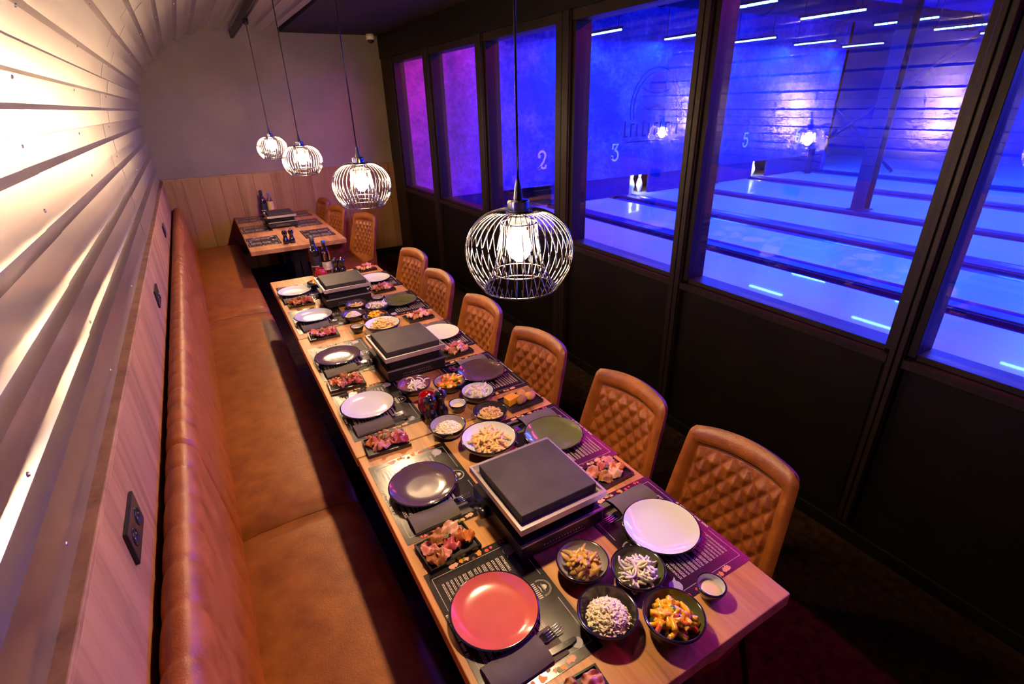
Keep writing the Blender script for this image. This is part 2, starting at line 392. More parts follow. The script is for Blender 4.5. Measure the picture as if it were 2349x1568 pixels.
# ------------------------------------------------------------------ bench
def make_bench(y0, y1, label):
    n = max(1, round((y1-y0)/.14)); pit = (y1-y0)/n
    t = thing('bench', label, 'bench', PIV, ROT, 'leather bench units along the left wall')
    # backrest: profile from seat up over the rolled top
    pr = []
    for i in range(10): 
        u = i/9; pr.append((-.178-.042*u, .40+.44*u, 1, 0.0))
    cxr, czr, r = -.268, .852, .048
    for i in range(1, 15):
        a = math.radians(-5 + 170*i/14); pr.append((cxr + r*math.cos(a), czr + (r+.03)*math.sin(a), 1, 0))
    pr.append((-.318, .80, 1, 0)); pr.append((-.318, .40, 1, 0))
    def nrm(i):
        a = pr[max(i-1, 0)]; b = pr[min(i+1, len(pr)-1)]; dx, dz = b[0]-a[0], b[1]-a[1]; l = math.hypot(dx, dz) or 1
        return dz/l, -dx/l
    rows = []
    sub = 10
    for k in range(n*sub+1):
        y = y0+.003 + (y1-y0-.006)*k/(n*sub); ph = (k % sub)/sub
        puff = .0065*(max(0, math.sin(PI*ph))**.30) if ph else 0.0
        if k in (0, n*sub): puff = -.010
        row = []
        for i, p in enumerate(pr):
            nx, nz = nrm(i); f = 1.0 if 1 <= i <= 22 else 0
            f *= min(1, i/3)
            row.append((p[0]+nx*(puff-.004)*f, y, p[1]+nz*(puff-.004)*f))
        rows.append(row)
    mb = MB().grid(rows)
    b0 = 0; k = len(pr)
    mb.face(range(0, k), 0); mb.face(range((len(rows)-1)*k, len(rows)*k), 0)
    LB(mb).build('backrest', M_bench, t)
    # seat cushion
    rows = []; m = 26
    for k in range(m+1):
        v = k/m; y = y0+.002+(y1-y0-.004)*v; e = min(v, 1-v)*(y1-y0)
        rr = .022; dz = -rr + math.sqrt(max(0, rr*rr-(rr-min(rr, e))**2)) if e < rr else 0
        row = []
        for x, z in ((-.24, .43), (-.195, .452), (-.12, .462), (0, .466), (.12, .464), (.20, .459), (.243, .448), (.258, .425), (.262, .38), (.262, .30), (-.24, .30)):
            wob = .003*math.sin(7*y+3*x)*math.sin(3.1*y-5*x) if z > .44 else 0
            row.append((x, y, z + (dz if z > .35 else 0) + wob))
        rows.append(row)
    # denser rows near the ends
    mb = MB().grid(rows); k = len(rows[0]); mb.face(range(0, k), 0); mb.face(range(m*k, m*k+k), 0)
    LB(mb).build('seat', M_bench, t)
    LB(MB().box(-.31, .21, y0+.003, y1-.003, 0, .298)).build('plinth', M_black, t)
    LB(MB().box(-.31, -.245, y0+.003, y1-.003, .302, .40)).build('back_support', M_black, t)
    return t
make_bench(-.78, 1.765, 'rust leather channel-backed bench unit nearest the viewer')
make_bench(1.765, 4.32, 'rust leather channel-backed bench unit in the middle of the row')
make_bench(4.32, 6.98, 'rust leather channel-backed bench unit against the far wall')

# ------------------------------------------------------------------ tables
TX0, TX1, TZ = .248, 1.052, .75
def make_table(x0, x1, y0, y1, label):
    t = thing('dining_table', label, 'table', ((x0+x1)/2, (y0+y1)/2, 0), 0, 'oak tables set end to end')
    hx, hy = (x1-x0)/2, (y1-y0)/2 - .0015
    rc = .006; poly = []
    for sx, sy, a0 in ((1, 1, 0), (-1, 1, 90), (-1, -1, 180), (1, -1, 270)):
        for k in range(5):
            a = math.radians(a0+90*k/4); poly.append((sx*(hx-rc)+rc*math.cos(a), sy*(hy-rc)+rc*math.sin(a)))
    bevel(MB().prism(poly, TZ-.042, TZ).build('tabletop', M_oak_t, t), .003, 2)
    MB().box(-hx+.2, hx-.2, -hy+.18, hy-.18, TZ-.062, TZ-.042).build('under_frame', M_blksteel, t)
    for sx in (-1, 1):
        for sy in (-1, 1):
            bevel(MB().bar((sx*.03, sy*(hy-.24), TZ-.05), (sx*.05, sy*(hy-.20), .004), .06, .025).build('leg', M_blksteel, t), .002, 1)
    for sy in (-1, 1):
        MB().box(-.06, .06, sy*(hy-.20)-.03, sy*(hy-.20)+.03, 0.0, .012).build('foot_bar', M_blksteel, t)
    return t
make_table(TX0, 1.058, .438, 1.600, 'nearest oak table, set with the pink plate')
make_table(TX0-.003, TX1, 1.602, 2.828, 'middle oak table of the long row')
make_table(TX0, TX1, 2.830, 4.035, 'third oak table of the long row, with wine at its far end')
make_table(.215, 1.075, 5.10, 6.99, 'separate oak table near the far wall, with printed mats and no plates')

# ------------------------------------------------------------------ chairs
def chair_back(u, v):
    v = max(0.0, v)
    z = .43+.487*v - .020*u*u*v
    wd = .212-.026*v**1.5
    if v > .93: wd -= .016*((v-.93)/.07)**2
    return (-.0 + .105*v**1.1 - .055*u*u*(1-.45*v), u*wd, z)
def make_chair():
    t = thing('quilted_chair', 'x', 'chair', group='quilted leather chairs')
    nu, nv = 28, 34; uq, vq = .77, .855
    # shell with rolled border
    rows = []
    for j in range(nv+1):
        v = j/nv; row = []
        for i in range(nu+1):
            u = -1+2*i/nu; x, y, z = chair_back(u, v)
            du = (1-abs(u)); dv = (1-v)
            inner = abs(u) < uq and v < vq
            eb = min(du/(1-uq), dv/(1-vq))
            puff = -.004 if inner else .020*math.sqrt(max(0, 1-(2*min(1, max(0, eb))-1)**2))
            if min(du, dv) <= 1e-6: puff = 0
            row.append((x-puff, y, z))
        rows.append(row)
    mb = MB().grid(rows)
    rows = []
    for j in range(nv+1):
        v = j/nv; row = []
        for i in range(nu+1):
            u = -1+2*i/nu; x, y, z = chair_back(u, v)
            th = .044*math.sqrt(max(0, 1-abs(u)**10))*math.sqrt(max(0, 1-v**14))
            row.append((x+th, y, z))
        rows.append(row)
    mb.grid(rows)
    # bottom closure
    fr = [(p[0], p[1], p[2]) for p in [chair_back(-1+2*i/nu, 0) for i in range(nu+1)]]
    mb.grid([fr, rows[0]])
    bk = mb.build('backrest', M_leather, t)
    # quilted panel
    qu, qv = 64, 80; rows = []
    for j in range(qv+1):
        v = vq*1.0*j/qv; row = []
        for i in range(qu+1):
            u = (-1+2*i/qu)*uq*(1-.02)
            x, y, z = chair_back(u, v)
            a = y/.056 + z/.080; b = y/.056 - z/.080
            p = min(1-abs((a % 1)-.5)*2, 1-abs((b % 1)-.5)*2)**.62
            e = min(1, min((1-abs(u)/uq), (1-v/vq))*9)
            row.append((x-.001-.0175*p*e - .002*e, y, z))
        rows.append(row)
    MB().grid(rows).build('quilted_panel', M_leather, bk)
    st = MB()
    path = [chair_back(-uq, v*vq/12) for v in range(13)] + [chair_back(-uq+2*uq*i/12, vq) for i in range(1, 12)] + [chair_back(uq, vq-v*vq/12) for v in range(13)]
    st.tube([(x-.004, y, z) for x, y, z in path], .0022, 5)
    st.build('seam_piping', M_thread, bk)
    # seat
    rows = []; n1, n2 = 18, 16
    for j in range(n1+1):
        v = j/n1; xx = .015 - .40*v; row = []
        for i in range(n2+1):
            u = -1+2*i/n2; wd = .205 + .02*math.sin(PI*v) - .03*max(0, v-.8)/.2
            rise = .055*(1-v)**1.5*abs(u)**3 + .05*max(0, (.2-v)/.2)**2
            dome = .018*(1-abs(u)**4)*(1-max(0, (v-.75)/.25)**3)
            row.append((xx, u*wd, .455+rise+dome - (.02 if v > .97 else 0)))
        rows.append(row)
    mb = MB().grid(rows); rows2 = [[(x, y*.93, .385) for x, y, z in r] for r in rows]
    mb.grid(rows2)
    for a, b in ((rows[0], rows2[0]), (rows[-1], rows2[-1])): mb.grid([a, b])
    mb.grid([[r[0] for r in rows], [r[0] for r in rows2]]); mb.grid([[r[-1] for r in rows], [r[-1] for r in rows2]])
    mb.build('seat', M_leather, t)
    for sx, sy in ((0, 1), (0, -1), (1, 1), (1, -1)):
        a = (-.05-.27*sx, sy*.15, .39); b = (.03-.38*sx, sy*.20, .0)
        MB().tube([a, b], [.014, .010], 8).build('leg', M_blksteel, t)
    MB().tube([(-.05, .15, .38), (-.32, .15, .38), (-.32, -.15, .38), (-.05, -.15, .38), (-.05, .15, .38)], .01, 6).build('seat_frame', M_blksteel, t)
    return t
ch = make_chair()
CH = [(1.315, .790, 7, 'quilted leather chair nearest the viewer, by the white plate'), (1.292, 1.285, 3.5, 'second quilted leather chair from the viewer'),
      (1.24, 1.87, 9, 'third quilted leather chair from the viewer'), (1.235, 2.445, 5, 'fourth quilted leather chair from the viewer'),
      (1.232, 3.07, 4.5, 'fifth quilted leather chair, second from the far end of the long row'), (1.29, 3.705, 9, 'sixth quilted leather chair, last of the long row'),
      (1.385, 5.40, 20, 'quilted leather chair turned outward at the near corner of the far table'), (1.25, 6.05, 15, 'middle quilted leather chair of three at the far table'),
      (1.235, 6.68, 4, 'quilted leather chair closest to the far oak wall')]
for i, (x, y, d, lab) in enumerate(CH):
    o = ch if i == 0 else copy_tree(ch)
    th = math.radians(d); o.rotation_euler = (0, 0, th)
    o.location = (x-.105*math.cos(th), y-.105*math.sin(th), 0); o['label'] = lab


# ------------------------------------------------------------------ tableware meshes
M_rim = mat('dark_glaze_rim', (.012, .010, .018), .12, coat=.6)
GL = {'white': mat('white_glaze', (.66, .71, .82), .16, coat=.4), 'pink': mat('coral_pink_glaze', (.56, .105, .09), .18, coat=.4, var=.06, vscale=20),
      'plum': mat('plum_glaze', (.085, .052, .075), .16, coat=.5, var=.08, vscale=20), 'green': mat('olive_green_glaze', (.115, .135, .065), .16, coat=.5, var=.08, vscale=20),
      'grey': mat('grey_glaze', (.36, .34, .36), .2, coat=.4), 'black': mat('black_glaze', (.03, .026, .028), .2, coat=.4, var=.3, vscale=30),
      'mauve': mat('mauve_glaze', (.22, .085, .12), .2, coat=.4)}
M_ink = mat('white_ink', (.62, .58, .56), .5)
M_paper = mat('black_mat_paper', (.012, .009, .010), .235, spec=1.0, var=.2, vscale=30, rvar=.03, bump=.05, bscale=18)
M_napkin = mat('grey_paper_napkin', (.105, .090, .088), .85, var=.1, vscale=40)
M_cut = mat('polished_cutlery', (.75, .73, .72), .10, 1.0)
M_slate = mat('black_slate', (.014, .012, .013), .5, bump=.5, bscale=80)

def lathe_thing(prof_out, prof_in, n=48): return MB().lathe(prof_out, n), MB().lathe(prof_in, n)
def plate_meshes(col):
    r = .112
    o = MB().lathe([(0, .004), (.055, .004), (.060, .0), (.064, .004), (.09, .011), (r, .023), (r+.0008, .0245), (r, .026), (r-.004, .0262)], 56)
    i = MB().lathe([(r-.004, .0262), (r-.007, .0245), (.088, .0165), (.075, .0125), (.05, .0105), (0, .010)], 56)
    return o.mesh('plate_body', M_rim), i.mesh('plate_glaze', GL[col])
PLATE = {}
def plate(x, y, col, label):
    if col not in PLATE: PLATE[col] = plate_meshes(col)
    t = thing('dinner_plate', label, 'plate', (x, y, TZ+.0012), 0, 'coupe dinner plates')
    link('body', PLATE[col][0], t); link('glaze', PLATE[col][1], t); return t
BOWL = {}
def bowl(x, y, r, h, col, label, rot=0, outer=None):
    key = (r, h, col)
    if key not in BOWL:
        o = MB().lathe([(0, .003), (r*.45, .003), (r*.48, 0), (r*.52, .003), (r*.80, h*.35), (r*.96, h*.78), (r, h), (r-.002, h+.0015), (r-.005, h)], 44)
        i = MB().lathe([(r-.005, h), (r*.90, h*.75), (r*.74, h*.36), (r*.45, .010), (0, .007)], 44)
        BOWL[key] = (o.mesh('bowl_body', outer or M_rim), i.mesh('bowl_glaze', GL[col]))
    t = thing('serving_bowl', label, 'bowl', (x, y, TZ+.0006), rot, 'small glazed bowls on the table')
    link('body', BOWL[key][0], t); link('glaze', BOWL[key][1], t); return t

# placemat print -----------------------------------------------------
def text_mesh(txt, size):
    c = bpy.data.curves.new('t', 'FONT'); c.body = txt; c.size = size; c.resolution_u = 2; c.space_character = .95
    o = bpy.data.objects.new('t', c); COL.objects.link(o); dg = bpy.context.evaluated_depsgraph_get()
    me = bpy.data.meshes.new_from_object(o.evaluated_get(dg)); bpy.data.objects.remove(o); return me
def add_text(mb, txt, size, x, y, z, rot=-PI/2, mi=0, bold=0):
    me = text_mesh(txt, size); b = len(mb.v); c, s = math.cos(rot), math.sin(rot)
    for v in me.vertices: mb.v.append((x + v.co.x*c - v.co.y*s, y + v.co.x*s + v.co.y*c, z))
    for p in me.polygons: mb.face([b+i for i in p.vertices], mi)
    if bold:
        b = len(mb.v)
        for v in me.vertices: mb.v.append((x + (v.co.x+bold)*c - v.co.y*s, y + (v.co.x+bold)*s + v.co.y*c, z+.00003))
        for p in me.polygons: mb.face([b+i for i in p.vertices], mi)
    bpy.data.meshes.remove(me)
def quad(mb, x0, x1, y0, y1, z, mi=0):
    b = len(mb.v); mb.v += [(x0,y0,z),(x1,y0,z),(x1,y1,z),(x0,y1,z)]; mb.face((b,b+1,b+2,b+3), mi)
def arc_ribbon(mb, cx, cy, r, wd, a0, a1, z, n=28, mi=0):
    rows = [[], []]
    for i in range(n+1):
        a = math.radians(a0+(a1-a0)*i/n)
        rows[0].append((cx+(r-wd/2)*math.cos(a), cy+(r-wd/2)*math.sin(a), z)); rows[1].append((cx+(r+wd/2)*math.cos(a), cy+(r+wd/2)*math.sin(a), z))
    mb.grid(rows, mi, False)
def poly_face(mb, pts, z, mi=0):
    b = len(mb.v); mb.v += [(x, y, z) for x, y in pts]; mb.face(range(b, b+len(pts)), mi)
def moustache(s=1.0):
    up = []; lo = []
    for i in range(17):
        u = -1+2*i/16; a = abs(u)
        cy = .10*math.cos(PI*a) - .04 + (.22*max(0, a-.72)/.28)**1
        th = .17*(1-a**2.2)+.03
        up.append((u*s, (cy+th*.5)*s)); lo.append((u*s, (cy-th*.5)*s))
    return up + lo[::-1]
def hat(s=1.0):
    d = [(s*.62*math.cos(math.radians(a)), s*(.0+.80*math.sin(math.radians(a)))) for a in range(0, 181, 12)]
    brim = [(s*u, s*(-.22+.20*abs(u)**2.5 - .0)) for u in [-1+.125*i for i in range(17)]] + [(s*u, s*(-.12+.20*abs(u)**2.5)) for u in [1-.125*i for i in range(17)]]
    return d, brim
HZ = .0016
def build_mat_meshes():
    out = {}
    p = MB(); 
    p.box(-.145, .145, -.205, .205, 0, .0010); out['paper'] = p.mesh('paper', M_paper)
    f = MB(); lw = .0011
    quad(f, -.130, .130, .1795, .1795+lw, HZ); quad(f, -.130, .130, -.1805, -.1805+lw, HZ)
    for y0, y1 in ((.07, .18), (-.18, -.07)): quad(f, -.1305, -.1305+lw, y0, y1, HZ)
    for y0, y1 in ((.042, .18), (-.18, -.042)): quad(f, .1295, .1295+lw, y0, y1, HZ)
    out['frame_line'] = f.mesh('frame_line', M_ink)
    random.seed(11); t = MB()
    add_text(t, 'STONEGRILL', .0105, .064, .152, HZ, bold=.0004); add_text(t, "PIZZA'S", .0105, -.020, .152, HZ, bold=.0004)
    add_text(t, 'MENUS', .0105, -.012, -.035, HZ, bold=.0004)
    for col_y in (.152, -.035):
        for (xa, xb) in ((.058, -.006), (-.027, -.108)):
            x = xa
            while x > xb:
                for line in range(random.choice((2, 3))):
                    y = col_y; end = col_y - random.uniform(.045, .10)
                    while y > end:
                        wl_ = random.uniform(.003, .010); quad(t, x-.0021, x-.0004, y-wl_, y, HZ); y -= wl_+.0013
                    x -= .0037
                x -= .0048
    for i in range(26):   # slogan down the outer edge
        y = .062-i*.0048; 
        if i % 6 == 5: continue
        h = .0032 if 7 < i < 18 else .0046
        quad(t, -.1415, -.1415+h*1.5, y-.0034, y, HZ)
    out['menu_text'] = t.mesh('menu_text', M_ink)
    g = MB()   # hat and moustache emblem, "up" = +x
    R = lambda pts, cx, cy: [(cx + y, cy - x) for x, y in pts]
    cx, cy = .108, .004
    for r in (.026, .0232): arc_ribbon(g, cx, cy, r, .0009, -100, 100, HZ)
    d, br = hat(.0125); poly_face(g, R(d, cx+.006, cy), HZ); 
    n = len(br)//2
    rows = [R([(x, y, )for x, y in br[:n]], cx+.006, cy), R(br[n:][::-1], cx+.006, cy)]
    g.grid([[(x, y, HZ) for x, y in rr] for rr in rows], 0, False)
    ms = moustache(.0135); k = len(ms)//2
    rows = [R(ms[:k], cx-.004, cy), R(ms[k:][::-1], cx-.004, cy)]
    g.grid([[(x, y, HZ) for x, y in rr] for rr in rows], 0, False)
    for i in range(9): 
        y = cy+.024-i*.0058; quad(g, cx-.020-(.002 if i > 4 else 0), cx-.010, y-.0042, y-.0012, HZ); 
    quad(g, cx-.0225, cx-.0205, cy-.002, cy+.024, HZ)
    out['logo'] = g.mesh('logo', M_ink)
    b = MB(); b.disc(.0185, HZ, 24, (.098, .160)); poly_face(b, [(.085, .148), (.092, .143), (.080, .136)], HZ)
    b.disc(.0145, HZ, 24, (.098, -.165)); b.disc(.012, HZ, 20, (-.112, .025))
    out['speech_bubble'] = b.mesh('speech_bubble', mat('lilac_ink', (.38, .36, .46), .5))
    cols = [mat('print_orange', (.70, .26, .03), .5), mat('print_red', (.65, .05, .03), .5), mat('print_salmon', (.72, .36, .25), .5), mat('print_green', (.16, .22, .04), .5), mat('print_brown', (.12, .03, .015), .5)]
    q = MB(); random.seed(5)
    def blob(x, y, r, mi, spik=.25, n=11):
        poly_face(q, [(x+r*random.uniform(1-spik, 1+spik)*math.cos(2*PI*i/n), y+r*random.uniform(1-spik, 1+spik)*math.sin(2*PI*i/n)) for i in range(n)], HZ+.0001*(len(q.f) % 5), mi)
    for s in (1, -1):
        for x, y, r, mi, sp in ((-.066, .190, .008, 2, .3), (-.054, .192, .007, 2, .3), (-.035, .196, .007, 0, .5), (-.025, .197, .006, 3, .5), (-.018, .194, .007, 2, .5), (-.002, .184, .006, 4, .3),
                                (.020, .195, .009, 0, .55), (.043, .191, .006, 1, .08), (.058, .194, .0045, 1, .08), (.088, .198, .006, 1, .5), (.098, .196, .005, 1, .4)):
            blob(s*x, s*y, r, mi, sp)
    out['food_picture'] = q.mesh('food_picture', cols)
    return out
MATM = build_mat_meshes()
def placemat(x, y, side, label):
    t = thing('placemat', label, 'placemat', (x, y, TZ+.0002), 0 if side == 'L' else PI, 'printed black paper placemats')
    pp = link('paper', MATM['paper'], t)
    for k in ('frame_line', 'menu_text', 'logo', 'speech_bubble', 'food_picture'): link(k, MATM[k], pp)['kind'] = 'stuff'

# cutlery, napkin ------------------------------------------------------
def fork_mesh():
    mb = MB(); L0 = .20
    pts = []
    for x, wd, z in ((0, .0075, .001), (.03, .008, .0015), (.07, .006, .002), (.11, .0038, .004), (.128, .0042, .005), (.138, .009, .0045), (.146, .012, .003), (.153, .0125, .002)):
        pts.append([(x, -wd, z), (x, 0, z+.0008), (x, wd, z)])
    mb.grid(pts); 
    top = [[(x, y, z+.0016) for x, y, z in r] for r in pts]; mb.grid(top)
    mb.grid([[r[0] for r in pts], [r[0] for r in top]]); mb.grid([[r[-1] for r in pts], [r[-1] for r in top]])
    for i in range(4):
        y = -.0105+.007*i
        mb.tube([(.150, y, .0025), (.170, y*1.0, .0025), (.19, y*.97, .0045), (.198, y*.95, .0065)], [.0018, .0017, .0014, .0006], 6)
    return mb.mesh('fork', M_cut)
def knife_meshes():
    h = MB().tube([(0, 0, .0045), (.01, 0, .005), (.06, 0, .005), (.10, 0, .0045)], [.003, .0046, .0048, .0040], 10).mesh('handle', M_cut)
    b = MB(); pl = [(.098, -.004), (.104, -.0075), (.15, -.0095), (.19, -.0095), (.208, -.005), (.212, .001), (.205, .0045), (.15, .006), (.104, .006), (.098, .004)]
    b.prism(pl, .0035, .0055); return h, b.mesh('blade', M_cut)
FORK = fork_mesh(); KH, KB = knife_meshes()
def napkin_mesh():
    mb = MB(); rows = []
    for i in range(9):
        u = i/8; x = -.096+.150*u
        rows.append([(x, y, .0030 + .0150*math.cos(PI*y/.084)**.5*(.8+.2*u) + .0010*math.sin(9*u+30*y)) for y in [-.040+.080*k/8 for k in range(9)]])
    mb.grid(rows); rows2 = [[(p[0], p[1], .0018) for p in r] for r in rows]; mb.grid(rows2)
    mb.grid([rows[0], rows2[0]])
    mb.grid([[r[0] for r in rows], [r[0] for r in rows2]]); mb.grid([[r[-1] for r in rows], [r[-1] for r in rows2]])
    return mb.mesh('sleeve', M_napkin)
NAP = napkin_mesh()
NFLAP = MB().box(-.097, .097, -.041, .041, 0, .0016).mesh('back_layer', M_napkin)
def cutlery(px, py, side, where, seed):
    random.seed(seed); sg = 1 if side == 'L' else -1; base = 0 if side == 'L' else PI
    nx, ny = px+sg*.003, py-sg*.140
    a = base + random.uniform(-.03, .03) + .04
    t = thing('napkin', 'grey paper napkin sleeve ' + where, 'napkin', (nx, ny, TZ+.0018), a, 'grey napkin sleeves'); link('sleeve', NAP, t); link('back_layer', NFLAP, t)
    f = link('fork', FORK, None, (nx-sg*.080, ny+sg*.006, TZ+.0052), base+random.uniform(.08, .14)); tag(f, 'steel fork tucked in the napkin ' + where, 'fork', 'steel forks')
    k = thing('table_knife', 'steel table knife tucked in the napkin ' + where, 'knife', (nx-sg*.078, ny-sg*.011, TZ+.0024), base+random.uniform(-.03, .03), 'steel table knives')
    link('handle', KH, k); link('blade', KB, k)

# trays with meat --------------------------------------------------------
MEAT = {'orange': mat('orange_marinade', (.62, .20, .03), .3, col2=(.42, .10, .02), vscale=30, bump=.6, bscale=90, coat=.4, objrand=.1),
        'pork': mat('raw_pork', (.70, .30, .26), .33, col2=(.52, .17, .15), vscale=26, bump=.5, bscale=70, coat=.4, objrand=.08),
        'beef': mat('raw_beef', (.34, .035, .05), .3, col2=(.50, .10, .11), vscale=30, bump=.5, bscale=80, coat=.4, objrand=.1),
        'brown': mat('brown_marinated_chicken', (.27, .095, .03), .4, col2=(.40, .17, .06), vscale=34, bump=.7, bscale=100, coat=.2, objrand=.1),
        'chicken': mat('pale_raw_chicken', (.74, .42, .34), .3, col2=(.66, .34, .28), vscale=22, bump=.5, bscale=60, coat=.5, objrand=.06)}
M_cheese = mat('orange_cheese', (.72, .34, .02), .4, var=.08); M_bread = mat('brown_bread', (.34, .16, .06), .8, col2=(.22, .09, .03), vscale=60, bump=.8, bscale=120)
M_bread2 = mat('golden_bread', (.60, .30, .08), .7, col2=(.50, .22, .06), vscale=50, bump=.6, bscale=120)
M_herb = mat('green_herb', (.06, .16, .02), .5)
random.seed(21)
def lump(sx, sy, sz, seed, fold=.25, n=12, m=8):
    random.seed(seed); ph = [random.uniform(0, 6.3) for _ in range(6)]; rows = []
    for j in range(m+1):
        v = PI*j/m; row = []
        for i in range(n):
            a = 2*PI*i/n
            r = 1 + fold*(.5*math.sin(2*a+ph[0]) + .35*math.sin(3*a+ph[1]) + .3*math.sin(5*a+ph[2]+v))*math.sin(v)
            z = math.cos(v)*(1+.35*math.sin(3*a+ph[3])*math.sin(v)) + fold*.9*math.sin(v)*math.sin(2.3*a+ph[4])*math.cos(a+ph[5])
            row.append((sx*r*math.sin(v)*math.cos(a), sy*r*math.sin(v)*math.sin(a), max(-sz*.8, sz*z)))
        rows.append(row)
    return MB().grid(rows, closev=True)
def folded(sx, sy, seed, n=16, m=12):
    random.seed(seed); ph = [random.uniform(0, 6.3) for _ in range(6)]; top = []; bot = []
    for j in range(m+1):
        v = -1+2*j/m; rt = []; rb = []
        for i in range(n+1):
            u = -1+2*i/n
            e = math.sqrt(max(0, 1-abs(u)**3.5))*(1+.12*math.sin(3*u+ph[0])); f = math.sqrt(max(0, 1-abs(v)**3.5))*(1+.12*math.sin(3*v+ph[1]))
            z = .0075*math.sin(4.2*u+ph[2]+1.1*v)*(.6+.4*math.cos(2*v+ph[3])) + .004*math.sin(7*u-3*v+ph[4]) + .003*math.sin(6*v+ph[5])
            ed = min(1, 3*(1-max(abs(u), abs(v))))
            x, y = sx*u*(.55+.45*f), sy*v*(.55+.45*e)
            rt.append((x, y, z+.0095+.0045*ed)); rb.append((x*.97, y*.97, max(.0005, z+.007-.004*ed)))
        top.append(rt); bot.append(rb)
    mb = MB().grid(top).grid(bot)
    for a_, b_ in ((top[0], bot[0]), (top[-1], bot[-1])): mb.grid([a_, b_])
    mb.grid([[r[0] for r in top], [r[0] for r in bot]]); mb.grid([[r[-1] for r in top], [r[-1] for r in bot]])
    return mb
LUMPS = {k: [folded(.034, .023, i*7+hash_).mesh(k, MEAT[k]) for i in range(3)] for hash_, k in enumerate(('orange', 'pork', 'beef', 'brown', 'chicken'))}
TRAYM = None
def tray_base(x, y, side, label, rot=0):
    global TRAYM
    if not TRAYM:
        b = MB(); b.box(-.076, .076, -.053, .053, 0, .007); r = MB()
        for x0, x1, y0, y1 in ((-.080, .080, -.057, -.052), (-.080, .080, .052, .057), (-.080, -.075, -.052, .052), (.075, .080, -.052, .052)): r.box(x0, x1, y0, y1, 0, .013)
        TRAYM = (b.mesh('tray_base', M_slate), r.mesh('tray_lip', mat('black_melamine', (.012, .011, .012), .25, coat=.3)))
    t = thing('serving_tray', label, 'tray', (x, y, TZ+.002), (0 if side == 'L' else PI)+rot, 'small black meat trays')
    link('base', TRAYM[0], t); link('lip', TRAYM[1], t); return t
NAMES = {'orange': 'orange marinated chicken piece', 'pork': 'pink raw pork slice', 'beef': 'dark red beef slice', 'brown': 'brown seasoned burger piece', 'chicken': 'pale raw chicken slice'}
def meat_tray(x, y, side, where, seed, rot=0):
    tray_base(x, y, side, 'black tray of raw meat ' + where, rot); random.seed(seed); sg = 1 if side == 'L' else -1
    if side == 'L': lay = [('orange', -.045, .020), ('pork', -.022, -.026), ('brown', .0, .024), ('beef', .020, -.010), ('pork', .048, .018), ('beef', .050, -.022)]
    else: lay = [('orange', .045, -.012), ('chicken', .026, -.022), ('beef', .006, .020), ('brown', -.022, -.016), ('pork', -.046, .014), ('pork', .035, .026)]
    if seed == 2: lay = [('pork', -.052, .010), ('brown', -.014, .030), ('chicken', .030, .032), ('pork', -.022, -.022), ('beef', .012, -.012), ('orange', .048, -.014), ('brown', -.048, -.026)]
    seen = set()
    for i, (k, dx, dy) in enumerate(lay):
        c, s = math.cos((0 if side == 'L' else 0)+rot), math.sin(rot)
        xx, yy = x + dx*c-dy*s, y + dx*s+dy*c
        o = link('meat_slice', random.choice(LUMPS[k]), None, (xx, yy, TZ+.0095+.005*(i % 3)), random.uniform(0, 6.3))
        o.rotation_euler = (random.uniform(-.25, .25), random.uniform(-.25, .25), random.uniform(0, 6.3))
        o.scale = (random.uniform(.8, 1.0), random.uniform(.9, 1.1), random.uniform(.9, 1.3))
        end = '' if [q[0] for q in lay].count(k) == 1 else (', bench end' if dx < -.02 else ', window end' if dx > .02 else ', middle')
        tag(o, NAMES[k] + ' on tray ' + where + end, 'meat', 'raw meat ' + where)
    h = link('herb_sprig', HERB, None, (x, y+.004*sg, TZ+.038), random.uniform(0, 6)); tag(h, 'green herb sprig on the meat ' + where, 'herb', 'herb sprigs')
hb = MB(); random.seed(2)
for i in range(9):
    a = i*.7; r = .002+.004*(i/9); hb.disc(.0028, .001+.0008*i, 7, (r*math.cos(a), r*math.sin(a)))
HERB = hb.mesh('herb', M_herb)

SET = [  # side, plate x, y, colour, tray x, y, where
 ('L', .376, .785, 'pink', .425, .500, 'of the pink plate setting'),
 ('L', .393, 1.318, 'plum', .362, 1.043, 'of the bench-side setting beside the nearest grill'),
 ('L', .377, 1.909, 'white', .366, 1.624, 'of the bench-side setting beside the pepper mills'),
 ('L', .380, 2.461, 'plum', .352, 2.177, 'of the bench-side setting beside the middle grill'),
 ('L', .386, 3.106, 'white', .381, 2.804, 'of the fifth bench-side setting from the viewer'),
 ('L', .366, 3.658, 'white', .367, 3.423, 'of the farthest bench-side setting'),
 ('R', .926, .768, 'white', .950, 1.050, 'of the chair-side setting nearest the viewer'),
 ('R', .923, 1.320, 'green', .951, 1.609, 'of the second chair-side setting from the viewer'),
 ('R', .921, 1.920, 'plum', .917, 2.206, 'of the third chair-side setting from the viewer'),
 ('R', .932, 2.443, 'white', .927, 2.755, 'of the fourth chair-side setting from the viewer'),
 ('R', .916, 3.067, 'green', .899, 3.382, 'of the fifth chair-side setting from the viewer'),
 ('R', .921, 3.624, 'white', .933, 3.935, 'of the farthest chair-side setting')]
CN = {'pink': 'coral pink', 'plum': 'dark plum', 'white': 'white', 'green': 'olive green'}
